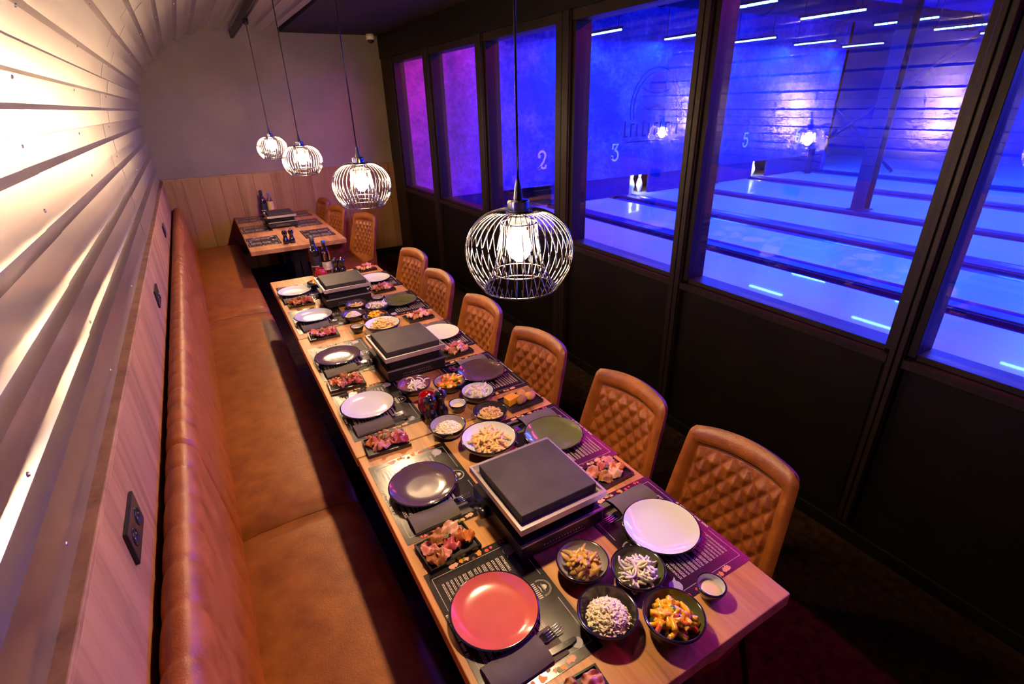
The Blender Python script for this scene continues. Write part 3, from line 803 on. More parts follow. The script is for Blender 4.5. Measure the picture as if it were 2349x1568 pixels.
for i, (sd, px, py, col, tx, ty, where) in enumerate(SET):
    placemat((.41 if sd == 'L' else .920), py, sd, 'black printed paper placemat ' + where)
    plate(px, py, col, '%s plate with dark rim %s' % (CN[col], where) if col != 'pink' else 'coral pink plate with dark rim, the only pink one')
    cutlery(px, py, sd, where, 30+i)
    if i == 7:
        tray_base(tx, ty, sd, 'black tray of bread and cheese ' + where, .05)
        wd = MB().prism([(-.03, -.02), (.03, -.022), (.028, .018), (-.022, .022)], 0, .032)
        tag(bevel(wd.build('cheese_wedge', M_cheese, None, (tx-.045, ty+.004, TZ+.010), .3), .003, 2), 'orange cheese wedge on the bread tray', 'cheese')
        for q, (dx, dy, m_, nm, a) in enumerate(((-.005, -.018, M_bread, 'dark brown bread slice leaning on the cheese', .5), (.02, .022, M_bread2, 'golden bread piece at the back of the bread tray', 1.2), (.042, -.010, M_bread2, 'golden bread piece at the front of the bread tray', .2), (.055, .022, M_bread, 'brown bread end at the far right of the bread tray', 2.0))):
            o = lump(.030, .022, .017, 60+q, .12).build('bread_piece', m_, None, (tx+dx, ty+dy, TZ+.024), a); tag(o, nm, 'bread', 'bread on the tray')
    else: meat_tray(tx, ty, sd, where, i+1, (-.05 if sd == 'L' else .05) + (.12 if i == 1 else 0))

# ------------------------------------------------------------------ stone grills
M_stone = mat('grill_stone', (.026, .022, .021), .55, col2=(.052, .044, .040), spec=.3, vscale=7, bump=.25, bscale=120)
M_grillmetal = mat('tray_aluminium', (.50, .46, .47), .4, .85)
def make_grill():
    t = thing('stone_grill', 'x', 'grill', group='table top stone grills')
    hx, hy = .142, .152
    # lower housing: open box with a silver front edge
    b = MB().box(-hx, hx, -hy, hy, .012, .062); hs_ = bevel(b.build('housing', M_blksteel, t), .004, 2)
    MB().box(-hx-.001, hx+.001, -hy-.001, -hy+.006, .060, .066).build('edge_strip', M_grillmetal, t)
    MB().box(-hx-.001, -hx+.005, -hy, hy, .058, .064).build('edge_strip', M_blksteel, t)
    b = MB().box(-.122, .122, -.132, .132, .062, .112); b.build('burner_box', M_black, t)
    s = MB()
    for i in range(14): s.box(-.07+.010*i, -.066+.010*i, -hy-.0012, -hy+.001, .034, .038)
    s.box(-.075, .075, -hy-.001, -hy+.001, .024, .0252); s.build('vent_slot', M_grillmetal, hs_)['kind'] = 'stuff'
    for sx in (-1, 1):
        for sy in (-1, 1): MB().lathe([(0, 0), (.012, 0), (.012, .013), (0, .013)], 12, (sx*.12, sy*.13, 0)).build('foot', M_blkgloss, t)
    k = MB().lathe([(0, .030), (.016, .030), (.018, .022), (.018, 0), (0, 0)], 18).build('knob', M_blkgloss, hs_, (-hx, .05, .036)); k.rotation_euler = (0, -PI/2, 0)
    # drip tray with raised rim
    tr_ = MB()
    for x0, x1, y0, y1 in ((-.147, .147, -.157, -.148), (-.147, .147, .148, .157), (-.147, -.139, -.148, .148), (.139, .147, -.148, .148)): tr_.box(x0, x1, y0, y1, .112, .132)
    tr_.box(-.145, .145, -.155, .155, .110, .118); tr_.build('drip_tray', M_grillmetal, t)
    bevel(MB().box(-.127, .130, -.128, .128, .120, .150).build('stone_slab', M_stone, t), .003, 2)
    return t
gr = make_grill()
for i, (x, y, lab) in enumerate(((.656, 1.030, 'black stone grill nearest the viewer'), (.660, 2.215, 'black stone grill on the middle table'), (.632, 3.35, 'black stone grill on the third table, before the wine bottle'),
                                 (.632, 6.16, 'black stone grill on the separate far table'))):
    o = gr if i == 0 else copy_tree(gr); o.location = (x, y, TZ+.0018); o['label'] = lab; o.rotation_euler = (0, 0, (.0, .01, .0, .02)[i])

# ------------------------------------------------------------------ bowls and their food
def food_pile(meshes, n, cx, cy, z0, rad, height, name, label, cat, group, seed, tilt=.5, scale=(.85, 1.15)):
    random.seed(seed); BR = .101 if rad > .06 else .071
    for i in range(n):
        q = i/n; r = rad*math.sqrt(random.random())*(1-.55*q); a = random.uniform(0, 6.283)
        z = max(z0 + height*q*(1-.5*(r/rad)**2) + .003, TZ + .012 + .050*min(1, (r+.016)/BR)**2)
        o = link(name, random.choice(meshes), None, (cx+r*math.cos(a), cy+r*math.sin(a), z))
        o.rotation_euler = (random.uniform(-tilt, tilt), random.uniform(-tilt, tilt), random.uniform(0, 6.283)); k = random.uniform(*scale); o.scale = (k, k, k)
        tag(o, label, cat, group)
def stick(l, wd, bend, m, name):
    return MB().tube([(-l/2, 0, 0), (-l/4, bend*.7, .001), (0, bend, .0015), (l/4, bend*.7, .001), (l/2, 0, 0)], [wd*.85, wd, wd, wd, wd*.8], 5).mesh(name, m)
def strip(l, wd, th, curve, m, name):
    mb = MB(); rows = []
    for i in range(9):
        a = (i/8-.5)*curve; R = l/max(curve, .01); w2 = wd*(1-.35*abs(i/8-.5)*2)
        cx, cy = R*math.sin(a), R*(math.cos(a)-1)
        nx, ny = math.sin(a), math.cos(a)
        rows.append([(cx-nx*th/2, cy-ny*th/2, -w2/2), (cx+nx*th/2, cy+ny*th/2, -w2/2), (cx+nx*th/2, cy+ny*th/2, w2/2), (cx-nx*th/2, cy-ny*th/2, w2/2)])
    mb.grid(rows, closev=True); k = len(mb.v); mb.face((0, 1, 2, 3)); mb.face((k-4, k-3, k-2, k-1)); return mb.mesh(name, m)
M_fry = mat('pale_fries', (.74, .44, .14), .5, col2=(.82, .58, .26), vscale=30, objrand=.08)
M_onion = mat('white_onion', (.88, .82, .70), .3, coat=.3, objrand=.06, var=.05)
M_mush = mat('sliced_mushroom', (.74, .66, .58), .6, objrand=.08, var=.08)
PEP = [mat('yellow_pepper', (.92, .52, .006), .25, coat=.4, objrand=.08, var=.06), mat('orange_pepper', (.86, .17, .008), .25, coat=.4, objrand=.1, var=.06), mat('red_pepper', (.60, .035, .02), .25, coat=.4, var=.06), mat('green_pepper', (.07, .18, .02), .25, coat=.4, var=.1)]
M_curry = mat('curry_chicken', (.66, .44, .08), .35, col2=(.46, .25, .04), vscale=40, bump=.5, bscale=100, coat=.3, objrand=.15)
M_rice = mat('cooked_rice', (.93, .82, .58), .7, col2=(.97, .90, .72), vscale=120)
M_ricew = mat('crumbled_white_cheese', (.78, .72, .66), .6, var=.1, vscale=80)
M_nut = mat('roasted_peanuts', (.62, .38, .14), .5, col2=(.72, .50, .24), vscale=60)
M_sauce = mat('cream_sauce', (.80, .70, .50), .3, coat=.3)
FRY = [stick(.055, .0050, .002, M_fry, 'fry'), stick(.045, .0054, .004, M_fry, 'fry'), stick(.062, .0048, .006, M_fry, 'fry')]
ONI = [strip(.060, .009, .0045, 2.2, M_onion, 'onion'), strip(.080, .008, .0045, 3.2, M_onion, 'onion'), strip(.050, .011, .0045, 1.5, M_onion, 'onion')]
PST = {c: [strip(.056, .016, .0095, 1.5, PEP[c], 'pepper'), strip(.044, .015, .010, .8, PEP[c], 'pepper')] for c in range(4)}
PCN = ['yellow', 'orange', 'red', 'green']
MSH = [strip(.040, .018, .005, 2.4, M_mush, 'mushroom'), strip(.034, .016, .006, 1.4, M_mush, 'mushroom')]
CUR = [lump(.022, .0085, .006, 90+i, .35, 10, 6).mesh('curry', M_curry) for i in range(4)]
def peppers(x, y, z0, rad, h, n, where, seed, greens=.18):
    random.seed(seed); cnt = [0]*4
    for i in range(n):
        u = random.random(); cnt[0 if u < .62 else 1 if u < .85 else 2 if u < .90 else 3] += 1
    for c in range(4):
        if cnt[c]: food_pile(PST[c], cnt[c], x, y, z0, rad, h, 'pepper_strip', '%s pepper strip in the bowl %s' % (PCN[c], where), 'pepper', 'pepper strips in the bowl ' + where, seed+c, .7)
def grain_heap(x, y, z0, rad, h, m, n, size, label, cat, seed, long=1.8):
    random.seed(seed); mb = MB()
    base = []
    for j in range(9):
        v = j/8; base.append([(rad*v*math.cos(2*PI*i/24), rad*v*math.sin(2*PI*i/24), h*(1-v**2.2)) for i in range(24)])
    mb.grid(base, closev=True)
    for i in range(n):
        r = rad*math.sqrt(random.random()); a = random.uniform(0, 6.283)
        z = h*(1-(r/rad)**2.2) + random.uniform(0, 1.4)*size
        c = Vector((r*math.cos(a), r*math.sin(a), z)); d = Vector((random.gauss(0, 1), random.gauss(0, 1), random.gauss(0, .7))).normalized()
        t = d.orthogonal().normalized(); u = d.cross(t); b = len(mb.v); s = size*random.uniform(.7, 1.2)
        mb.v += [tuple(c+d*s*long), tuple(c+t*s), tuple(c+u*s), tuple(c-t*s), tuple(c-u*s), tuple(c-d*s*long)]
        for q in range(4): mb.face((b, b+1+q, b+1+(q+1) % 4), 0, False); mb.face((b+5, b+1+(q+1) % 4, b+1+q), 0, False)
    o = mb.build('food_heap', m, None, (x, y, z0)); tag(o, label, cat, None, 'stuff'); return o
def sauce(x, y, label, slabel, col='grey'):
    bowl(x, y, .038, .040, 'white' if col == 'white' else 'grey', label)
    o = MB().lathe([(0, .026), (.018, .026), (.028, .023), (.031, .018), (.026, .012), (0, .010)], 24).build('sauce', M_sauce, None, (x, y, TZ)); tag(o, slabel, 'sauce', 'cream sauces')
BZ = TZ+.022
# near group
bowl(.640, .773, .072, .048, 'grey', 'grey bowl of curried chicken strips beside the nearest grill')
food_pile(CUR, 70, .640, .770, BZ-.004, .048, .040, 'curry_strip', 'yellow curried chicken strip in the bowl by the nearest grill', 'chicken', 'curried chicken strips', 301, .5)
bowl(.750, .678, .072, .048, 'green', 'green bowl of white onion slices before the white plate')
food_pile(ONI, 60, .752, .674, BZ-.004, .046, .036, 'onion_strip', 'white onion slice in the green bowl', 'onion', 'onion slices in the green bowl', 302, .5)
bowl(.598, .621, .074, .050, 'black', 'black bowl of rice at the near table end')
grain_heap(.600, .618, BZ-.000, .053, .036, M_rice, 520, .0040, 'heap of pale rice in the black bowl at the near table end', 'rice', 303)
bowl(.726, .530, .074, .052, 'green', 'green bowl of colourful pepper strips at the near table end')
peppers(.726, .528, BZ-.006, .046, .040, 70, 'at the near table end', 304)
sauce(.876, .545, 'small white cup of cream sauce at the near table corner', 'cream sauce in the cup at the near table corner', 'white')
# middle group
bowl(.597, 1.942, .075, .044, 'mauve', 'mauve bowl of sliced onion before the middle grill')
food_pile(ONI, 40, .600, 1.936, BZ-.004, .052, .024, 'onion_strip', 'white onion slice in the mauve bowl', 'onion', 'onion slices in the mauve bowl', 311, .7, (.7, 1))
bowl(.738, 1.872, .072, .046, 'grey', 'grey bowl of pepper strips beside the plum plate')
peppers(.738, 1.872, BZ-.006, .046, .038, 52, 'beside the plum plate', 312)
bowl(.807, 1.728, .072, .046, 'white', 'pale bowl of sliced mushrooms on the middle table')
food_pile(MSH, 60, .807, 1.726, BZ-.004, .054, .028, 'mushroom_slice', 'pale mushroom slice in the bowl on the middle table', 'mushroom', 'mushroom slices on the middle table', 313, .7)
sauce(.695, 1.690, 'small white cup of cream sauce beside the pepper mills', 'cream sauce in the cup beside the pepper mills', 'white')
bowl(.778, 1.560, .070, .046, 'black', 'dark bowl of peanuts beside the bread tray')
grain_heap(.778, 1.556, BZ-.000, .048, .022, M_nut, 160, .0065, 'roasted peanuts in the dark bowl beside the bread tray', 'peanuts', 314, 1.3)
bowl(.592, 1.558, .071, .048, 'grey', 'grey bowl of rice before the pepper mills')
grain_heap(.592, 1.554, BZ-.000, .051, .026, M_rice, 480, .0040, 'heap of pale rice in the grey bowl before the pepper mills', 'rice', 315)
bowl(.684, 1.392, .103, .056, 'white', 'large white bowl of fries beside the nearest grill')
food_pile(FRY, 120, .686, 1.385, BZ-.006, .070, .050, 'potato_fry', 'pale potato fry in the large bowl beside the nearest grill', 'fries', 'fries beside the nearest grill', 316, .55, (.9, 1.25))
# far group
bowl(.650, 3.103, .070, .046, 'plum', 'plum bowl of potato wedges before the third grill')
food_pile(FRY, 18, .650, 3.10, BZ-.002, .042, .018, 'potato_wedge', 'golden potato wedge in the plum bowl', 'potato', 'potato wedges in the plum bowl', 321, .4, (.7, 1))
bowl(.748, 3.002, .072, .046, 'grey', 'grey bowl of white mushroom pieces before the far green plate')
food_pile(MSH, 55, .748, 3.0, BZ-.002, .050, .036, 'mushroom_slice', 'white mushroom piece in the bowl before the far green plate', 'mushroom', 'mushroom pieces on the third table', 322, .7)
bowl(.587, 2.943, .072, .046, 'plum', 'plum bowl of crumbled white cheese on the third table')
grain_heap(.587, 2.94, BZ+.000, .046, .030, M_ricew, 500, .0035, 'crumbled white cheese in the plum bowl', 'cheese', 323, 1.2)
bowl(.700, 2.855, .070, .044, 'black', 'black bowl of pepper strips behind the far fries')
peppers(.700, 2.855, BZ-.006, .050, .034, 50, 'behind the far fries', 324)
bowl(.686, 2.680, .100, .054, 'white', 'large white bowl of fries behind the middle grill')
food_pile(FRY, 90, .688, 2.68, BZ-.006, .068, .048, 'potato_fry', 'pale potato fry in the large bowl behind the middle grill', 'fries', 'fries behind the middle grill', 325, .55, (.9, 1.25))
sauce(.557, 2.748, 'small grey cup of cream sauce behind the middle grill', 'cream sauce in the cup behind the middle grill')
sauce(.800, 3.150, 'small dark cup of cream sauce beside the far green plate', 'cream sauce in the cup beside the far green plate')
bowl(.520, 3.70, .062, .044, 'black', 'black bowl of pepper strips left of the third grill')
peppers(.520, 3.70, BZ-.002, .042, .028, 20, 'left of the third grill', 327)

# ------------------------------------------------------------------ candle jars, mills, bottles
M_redglass = mat('red_candle_glass', (.62, .012, .008), .12, trans=.35, coat=.5, spec=.5)
M_flame = mat('candle_flame', (1, .5, .1), .5, emit=(1, .33, .08), estr=12)
M_wax = mat('candle_wax', (.75, .25, .18), .5)
def candle(x, y, label, lit):
    t = thing('candle_jar', label, 'candle', (x, y, TZ+.0006), 0, 'red glass candle jars')
    MB().lathe([(0, .002), (.028, .002), (.036, .012), (.042, .035), (.041, .058), (.034, .078), (.030, .086), (.031, .092), (.029, .092), (.028, .086), (.032, .076), (.039, .056), (.040, .035), (.034, .014), (0, .006)], 32).build('jar', M_redglass, t)
    MB().lathe([(0, .030), (.020, .030), (.020, .008), (0, .008)], 20).build('wax', M_wax, t)
    if lit: MB().lathe([(0, .060), (.003, .050), (.005, .041), (.003, .034), (0, .032)], 10).build('flame', M_flame, t)
candle(.585, 1.745, 'glowing red glass candle jar beside the pepper mills', True)
candle(.588, 3.86, 'dark red glass candle jar before the wine bottle', False)
candle(.640, 6.66, 'small red candle jar on the separate far table', False)
MILLP = [(0, 0), (.0265, 0), (.028, .006), (.027, .030), (.021, .052), (.0165, .066), (.018, .078), (.0245, .092), (.026, .104), (.022, .116), (.012, .122), (.004, .124), (.0, .124)]
mill_body = MB().lathe(MILLP, 32).mesh('mill_body', mat('black_lacquer', (.008, .007, .010), .08, coat=.8))
mill_cap = MB().lathe([(0, .135), (.005, .133), (.0065, .128), (.004, .123), (0, .122)], 14).mesh('mill_knob', M_cut)
for x, y, lab in ((.570, 1.672, 'left glossy black pepper mill beside the glowing candle'), (.622, 1.690, 'right glossy black pepper mill beside the glowing candle'),
                  (.718, 3.945, 'left black pepper mill beside the water bottle'), (.762, 3.93, 'right black pepper mill beside the water bottle'),
                  (.545, 5.250, 'left black pepper mill on the separate far table'), (.602, 5.255, 'right black pepper mill on the separate far table'), ):
    t = thing('pepper_mill', lab, 'pepper mill', (x, y, TZ+.0006), 0, 'black pepper mills'); link('body', mill_body, t); link('knob', mill_cap, t)
M_wine = mat('dark_wine_glass', (.006, .006, .008), .06, coat=.5); M_lab = mat('black_label', (.014, .013, .015), .55); M_labw = mat('label_lettering', (.55, .52, .48), .5)
M_clear = mat('clear_bottle_glass', (.95, .96, .97), .03, trans=1.0); M_wlab = mat('water_label', (.62, .60, .60), .5, var=.35, vscale=40)
M_blue = mat('blue_cap', (.02, .10, .55), .35); M_oil = mat('yellow_label', (.62, .48, .16), .5, var=.1)
wine_b = MB().lathe([(0, .004), (.034, .004), (.037, 0), (.038, .01), (.038, .185), (.035, .205), (.022, .228), (.0155, .245), (.0145, .295), (.0165, .297), (.0165, .305), (0, .305)], 36).mesh('wine_body', M_wine)
wine_l = MB().lathe([(.0386, .055), (.0387, .056), (.0387, .155), (.0386, .156)], 36).mesh('wine_label', M_lab)
wine_w = MB().grid([[(.0392*math.cos(a), .0392*math.sin(a), z) for a in [math.radians(195+i*6) for i in range(17)]] for z in (.078, .086)]).mesh('wine_letters', M_labw)
wine_f = MB().lathe([(.0152, .250), (.0170, .252), (.0172, .306), (.0, .3065)], 24).mesh('wine_foil', M_lab)
water_b = MB().lathe([(0, .006), (.028, .004), (.033, .0), (.035, .008), (.035, .150), (.032, .180), (.020, .210), (.0135, .228), (.0135, .252)], 32).mesh('water_body', M_clear)
water_l = MB().lathe([(.0355, .045), (.0356, .046), (.0356, .105), (.0355, .106)], 32).mesh('water_label', M_wlab)
water_y = MB().lathe([(.0355, .045), (.0356, .046), (.0356, .165), (.0345, .175)], 32).mesh('yellow_label', M_oil)
water_c = MB().lathe([(.0150, .246), (.0155, .248), (.0155, .262), (.014, .265), (0, .265)], 20).mesh('cap', M_blue)
for x, y, lab in ((.590, 4.000, 'dark wine bottle with black label at the far end of the long table'), (.545, 6.80, 'dark wine bottle on the separate far table')):
    t = thing('wine_bottle', lab, 'bottle', (x, y, TZ+.0006), 0, 'wine bottles'); link('glass', wine_b, t); link('label_sleeve', wine_l, t); link('lettering', wine_w, t); link('foil', wine_f, t)
for x, y, lb, lab in ((.665, 3.985, water_l, 'clear water bottle with blue cap at the far end of the long table'), (.622, 6.79, water_y, 'bottle with yellow label and pale cap on the separate far table')):
    t = thing('water_bottle', lab, 'bottle', (x, y, TZ+.0006), 0, 'water bottles'); link('glass', water_b, t); link('label_sleeve', lb, t); link('cap', water_c, t)
# far table mats
for sd, x, y, lab in (('L', .367, 5.485, 'nearest left'), ('L', .367, 6.13, 'middle left'), ('L', .367, 6.74, 'farthest left'), ('R', .885, 5.53, 'nearest right'), ('R', .885, 6.14, 'middle right'), ('R', .885, 6.74, 'farthest right')):
    placemat(x, y, sd, lab + ' printed placemat on the separate far table')

# ------------------------------------------------------------------ bowling hall behind the windows
HX0, HX1, HY0, HY1, HZC = XR+.18, 18.2, -6.0, 7.30, 3.45
ZL = .30
M_lane = mat('pale_lane', (.40, .37, .37), .30, var=.06, vscale=6, stretch=(8, .3, 1), coat=.3)
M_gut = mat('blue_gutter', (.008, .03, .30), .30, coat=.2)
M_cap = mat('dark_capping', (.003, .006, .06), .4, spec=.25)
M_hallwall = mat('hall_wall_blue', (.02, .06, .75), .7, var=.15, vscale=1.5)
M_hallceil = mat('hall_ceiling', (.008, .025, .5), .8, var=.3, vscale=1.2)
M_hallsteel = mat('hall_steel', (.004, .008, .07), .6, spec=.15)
def mural_mat():
    m = bpy.data.materials.new('mural_paint'); m.use_nodes = True; nt = m.node_tree; N = nt.nodes; L = nt.links
    b = N['Principled BSDF']; b.inputs['Roughness'].default_value = .65
    tc = N.new('ShaderNodeTexCoord'); mp = N.new('ShaderNodeMapping'); L.new(tc.outputs['Object'], mp.inputs[0])
    n1 = N.new('ShaderNodeTexNoise'); n1.inputs['Scale'].default_value = 1.1; n1.inputs['Detail'].default_value = 9; n1.inputs['Roughness'].default_value = .62
    n2 = N.new('ShaderNodeTexNoise'); n2.inputs['Scale'].default_value = 14; n2.inputs['Detail'].default_value = 8; n2.inputs['Roughness'].default_value = .75
    vo = N.new('ShaderNodeTexVoronoi'); vo.feature = 'DISTANCE_TO_EDGE'; vo.inputs['Scale'].default_value = 3.5
    n3 = N.new('ShaderNodeTexNoise'); n3.inputs['Scale'].default_value = 5; n3.inputs['Detail'].default_value = 3
    mv = N.new('ShaderNodeVectorMath'); mv.operation = 'ADD'
    for n in (n1, n2, n3): L.new(mp.outputs[0], n.inputs['Vector'])
    L.new(mp.outputs[0], mv.inputs[0]); L.new(n3.outputs['Color'], mv.inputs[1]); L.new(mv.outputs[0], vo.inputs['Vector'])
    a = N.new('ShaderNodeMath'); a.operation = 'MULTIPLY_ADD'; a.inputs[1].default_value = .55; L.new(n2.outputs['Fac'], a.inputs[0]); L.new(n1.outputs['Fac'], a.inputs[2])
    rp = N.new('ShaderNodeValToRGB'); e = rp.color_ramp.elements
    e[0].position = .60; e[0].color = (.002, .005, .13, 1); e[1].position = .98; e[1].color = (.13, .16, .58, 1)
    k = e.new(.75); k.color = (.004, .016, .33, 1)
    L.new(a.outputs[0], rp.inputs[0])
    r2 = N.new('ShaderNodeValToRGB'); r2.color_ramp.elements[0].position = .0; r2.color_ramp.elements[0].color = (.55, .55, .7, 1); r2.color_ramp.elements[1].position = .07; r2.color_ramp.elements[1].color = (1, 1, 1, 1)
    L.new(vo.outputs['Distance'], r2.inputs[0])
    mx = N.new('ShaderNodeMix'); mx.data_type = 'RGBA'; mx.blend_type = 'MULTIPLY'; mx.inputs['Factor'].default_value = .8
    sx_ = N.new('ShaderNodeSeparateXYZ'); L.new(tc.outputs['Object'], sx_.inputs[0])
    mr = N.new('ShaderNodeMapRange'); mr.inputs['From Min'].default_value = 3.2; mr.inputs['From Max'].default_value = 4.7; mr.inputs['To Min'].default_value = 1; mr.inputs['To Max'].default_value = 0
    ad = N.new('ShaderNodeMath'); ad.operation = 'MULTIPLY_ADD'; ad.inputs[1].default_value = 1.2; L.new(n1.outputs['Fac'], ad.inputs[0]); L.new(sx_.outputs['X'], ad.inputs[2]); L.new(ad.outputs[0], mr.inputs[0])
    rl = N.new('ShaderNodeValToRGB'); rl.color_ramp.elements[0].position = .62; rl.color_ramp.elements[0].color = (.10, .012, .20, 1); rl.color_ramp.elements[1].position = .95; rl.color_ramp.elements[1].color = (.50, .10, .45, 1); L.new(a.outputs[0], rl.inputs[0])  # magenta light wash put into the mural colour at the window end
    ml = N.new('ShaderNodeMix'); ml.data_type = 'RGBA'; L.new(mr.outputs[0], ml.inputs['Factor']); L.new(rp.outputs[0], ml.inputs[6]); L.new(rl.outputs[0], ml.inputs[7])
    L.new(ml.outputs[2], mx.inputs[6]); L.new(r2.outputs[0], mx.inputs[7]); L.new(mx.outputs[2], b.inputs['Base Color'])
    return m
M_mural = mural_mat()
struct(MB().box(HX0-.02, HX1, HY0, 12.0, -.1, .02).build('floor_hall', M_gut), 'bowling hall floor under the lanes', 'floor')
struct(MB().box(HX0-.02, HX1, HY0, 12.0, HZC, HZC+.1).build('ceiling_hall', M_hallceil), 'dark blue bowling hall ceiling', 'ceiling')
struct(MB().box(HX1, HX1+.1, HY0, 12.0, 0, HZC).build('wall_hall_side', M_hallwall), 'far side wall of the bowling hall', 'wall')
struct(MB().box(12.9, HX1, 11.0, 11.1, 0, HZC).build('wall_hall_end', M_hallwall), 'end wall of the bowling hall beyond the lanes', 'wall')
struct(MB().box(HX0-.02, HX1, HY0-.1, HY0, 0, HZC).build('wall_hall_rear', M_hallwall), 'rear wall of the bowling hall', 'wall')
mk = struct(MB().box(HX0-.02, 12.85, HY1, HY1+.10, .645, HZC).build('wall_hall_mural', M_mural), 'blue painted mural board above the pin decks', 'wall')
MB().box(HX0, 12.85, HY1+.6, HY1+.7, 0, .9).build('pit_curtain', M_cap, mk)
MB().box(12.75, 12.85, HY1, HY1+3.7, .0, HZC).build('end_board', M_mural, mk)

DIV = [(4.87, 5.33), (6.27, 6.90), (8.0, 8.50), (10.0, 10.72), (11.9, 12.70)]
lanes = [(HX0, 4.87), (5.33, 6.27), (6.90, 8.0), (8.50, 10.0), (10.72, 11.9), (12.88, HX1-.01)]
names = ['pale lane closest to the windows', 'second pale bowling lane from the windows', 'third pale bowling lane from the windows', 'fourth pale bowling lane from the windows', 'fifth pale bowling lane from the windows', 'pale floor beyond the last bowling lane']
for (a, b), lab in zip(lanes, names):
    t = thing('bowling_lane', lab, 'lane', ((a+b)/2, 0, 0), 0, 'bowling lanes')
    h = (b-a)/2-.004; y1 = HY1+.12 if a < 12 else 10.9
    MB().box(-h, h, HY0+.02, y1, ZL-.06, ZL).build('lane_surface', M_lane, t)
    MB().box(-h+.03, h-.03, HY0+.02, y1, .021, ZL-.06).build('lane_bed', M_cap, t)
dn = ['first', 'second', 'third', 'fourth', 'fifth']
for (a, b), nm in zip(DIV, dn):
    t = thing('lane_divider', '%s blue gutter divider from the windows' % nm, 'gutter', ((a+b)/2, 0, 0), 0, 'gutter dividers')
    h = (b-a)/2; cw = .075
    for s in (-1, 1):
        rows = []
        for i in range(9):
            u = i/8; x = s*(cw + (h-cw)*u); rows.append([(x, HY0+.02, ZL-.010-.055*math.sin(PI*u)), (x, HY1+.12, ZL-.010-.055*math.sin(PI*u))])
        MB().grid(rows).build('gutter', M_gut, t)
        bevel(MB().box(min(s*cw, s*(cw+.02)), max(s*cw, s*(cw+.02)), HY0+.02, HY1+.12, ZL-.05, ZL+.008).build('edge_rail', M_hallsteel, t), .004, 1)
    bevel(MB().box(-cw, cw, HY0+.02, HY1+.12, .021, ZL+.022).build('capping', M_cap, t), .012, 2)
# fronts under the mural, openings with lit pins
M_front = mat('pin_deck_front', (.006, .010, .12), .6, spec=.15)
for x0, x1 in ((HX0, 3.9), (5.02, 5.42), (5.75, 6.76), (7.22, 8.6), (8.9, 10.22), (10.70, 12.85)):
    bevel(MB().box(x0, x1, HY1+.02, HY1+.06, ZL+.004, .66).build('deck_front', M_front, mk), .004, 1)
pd = thing('pin_deck', 'dark blue deck behind the lanes where the pins stand', 'deck', (7.6, HY1+.36, 0)); MB().box(-5.1, 5.1, -.23, .235, .24, ZL).build('deck_board', M_lane, pd); MB().box(-5.0, 5.0, -.2, .2, .021, .24).build('deck_base', M_cap, pd)
M_pin = mat('white_pin', (.85, .85, .88), .25, coat=.4); M_pinred = mat('pin_stripe', (.5, .03, .05), .3)
PINP = [(0, 0), (.026, 0), (.029, .01), (.046, .06), (.060, .115), (.056, .16), (.040, .21), (.025, .25), (.0235, .27), (.028, .31), (.0322, .345), (.028, .37), (.016, .379), (0, .381)]
pin_b = MB().lathe(PINP, 20).mesh('pin_body', M_pin); pin_s = MB().lathe([(.0256, .249), (.0262, .25), (.0246, .262), (.0240, .263)], 20).mesh('pin_band', M_pinred)
PINS = [(10.36, 7.62, 'left white bowling pin standing on the fifth deck'), (10.56, 7.56, 'right white bowling pin standing on the fifth deck'),
        (6.95, 7.48, 'front white bowling pin in the lit opening under number three'), (7.06, 7.62, 'white bowling pin behind the front one in the lit opening'), (7.17, 7.50, 'right white bowling pin in the lit opening'), (6.86, 7.66, 'left white bowling pin in the lit opening')]
for x, y, lab in PINS:
    t = thing('bowling_pin', lab, 'bowling pin', (x, y, ZL+.001), 0, 'white bowling pins'); link('body', pin_b, t); link('band', pin_s, t)
for x in (7.0, 10.45):
    t = thing('deck_lamp', 'small white lamp above the pin deck near x%s' % ('three' if x < 8 else 'five'), 'lamp', (x, 7.40, .645), 0, 'pin deck lamps')
    t['label'] = 'slim white lamp above the pins of the ' + ('lit opening' if x < 8 else 'fifth deck')
    MB().box(-.15, .15, -.015, .015, 0, .015).build('tube', mat('deck_lamp_light', (1, 1, 1), .5, emit=(.8, .85, 1), estr=9), t)
    area_light('deck_light', (0, .0, -.004), .3, .05, 5.0, (.8, .85, 1), (math.radians(25), 0, 0), t)

# lane numbers as painted strokes on the mural
M_num = mat('white_number_paint', (.80, .82, .88), .5)
def ribbon(mb, pts, wd, y):
    P = [Vector((p[0], p[1])) for p in pts]; rows = [[], []]
    for i, p in enumerate(P):
        d = (P[min(i+1, len(P)-1)]-P[max(i-1, 0)]).normalized(); n = Vector((-d.y, d.x))*wd/2
        rows[0].append((p.x-n.x, y, p.y-n.y)); rows[1].append((p.x+n.x, y, p.y+n.y))
    mb.grid(rows, 0, False)
def arc(cx, cy, r, a0, a1, n=14, ry=None): return [(cx+r*math.cos(math.radians(a0+(a1-a0)*i/n)), cy+(ry or r)*math.sin(math.radians(a0+(a1-a0)*i/n))) for i in range(n+1)]
DIG = {'2': [arc(0, .25, .24, 175, -35, 14) + [(.10, -.10), (-.24, -.48)], [(-.24, -.50), (-.10, -.38), (.08, -.46), (.24, -.44), (.27, -.28)], arc(-.19, .22, .05, 0, 360, 8)],
       '3': [[(-.20, .20), (-.20, .48), (.24, .48), (-.04, .12)], arc(-.0, -.18, .26, 95, -170, 18, .30), arc(-.22, -.26, .05, 0, 360, 8)],
       '5': [[(.24, .46), (-.16, .46), (-.20, .04)], arc(-.0, -.18, .26, 130, -165, 18, .30), arc(-.22, -.28, .05, 0, 360, 8)],
       '6': [arc(.02, .02, .26, 60, 180, 10, .46) + arc(0, -.2, .25, 180, 540, 22, .28)]}
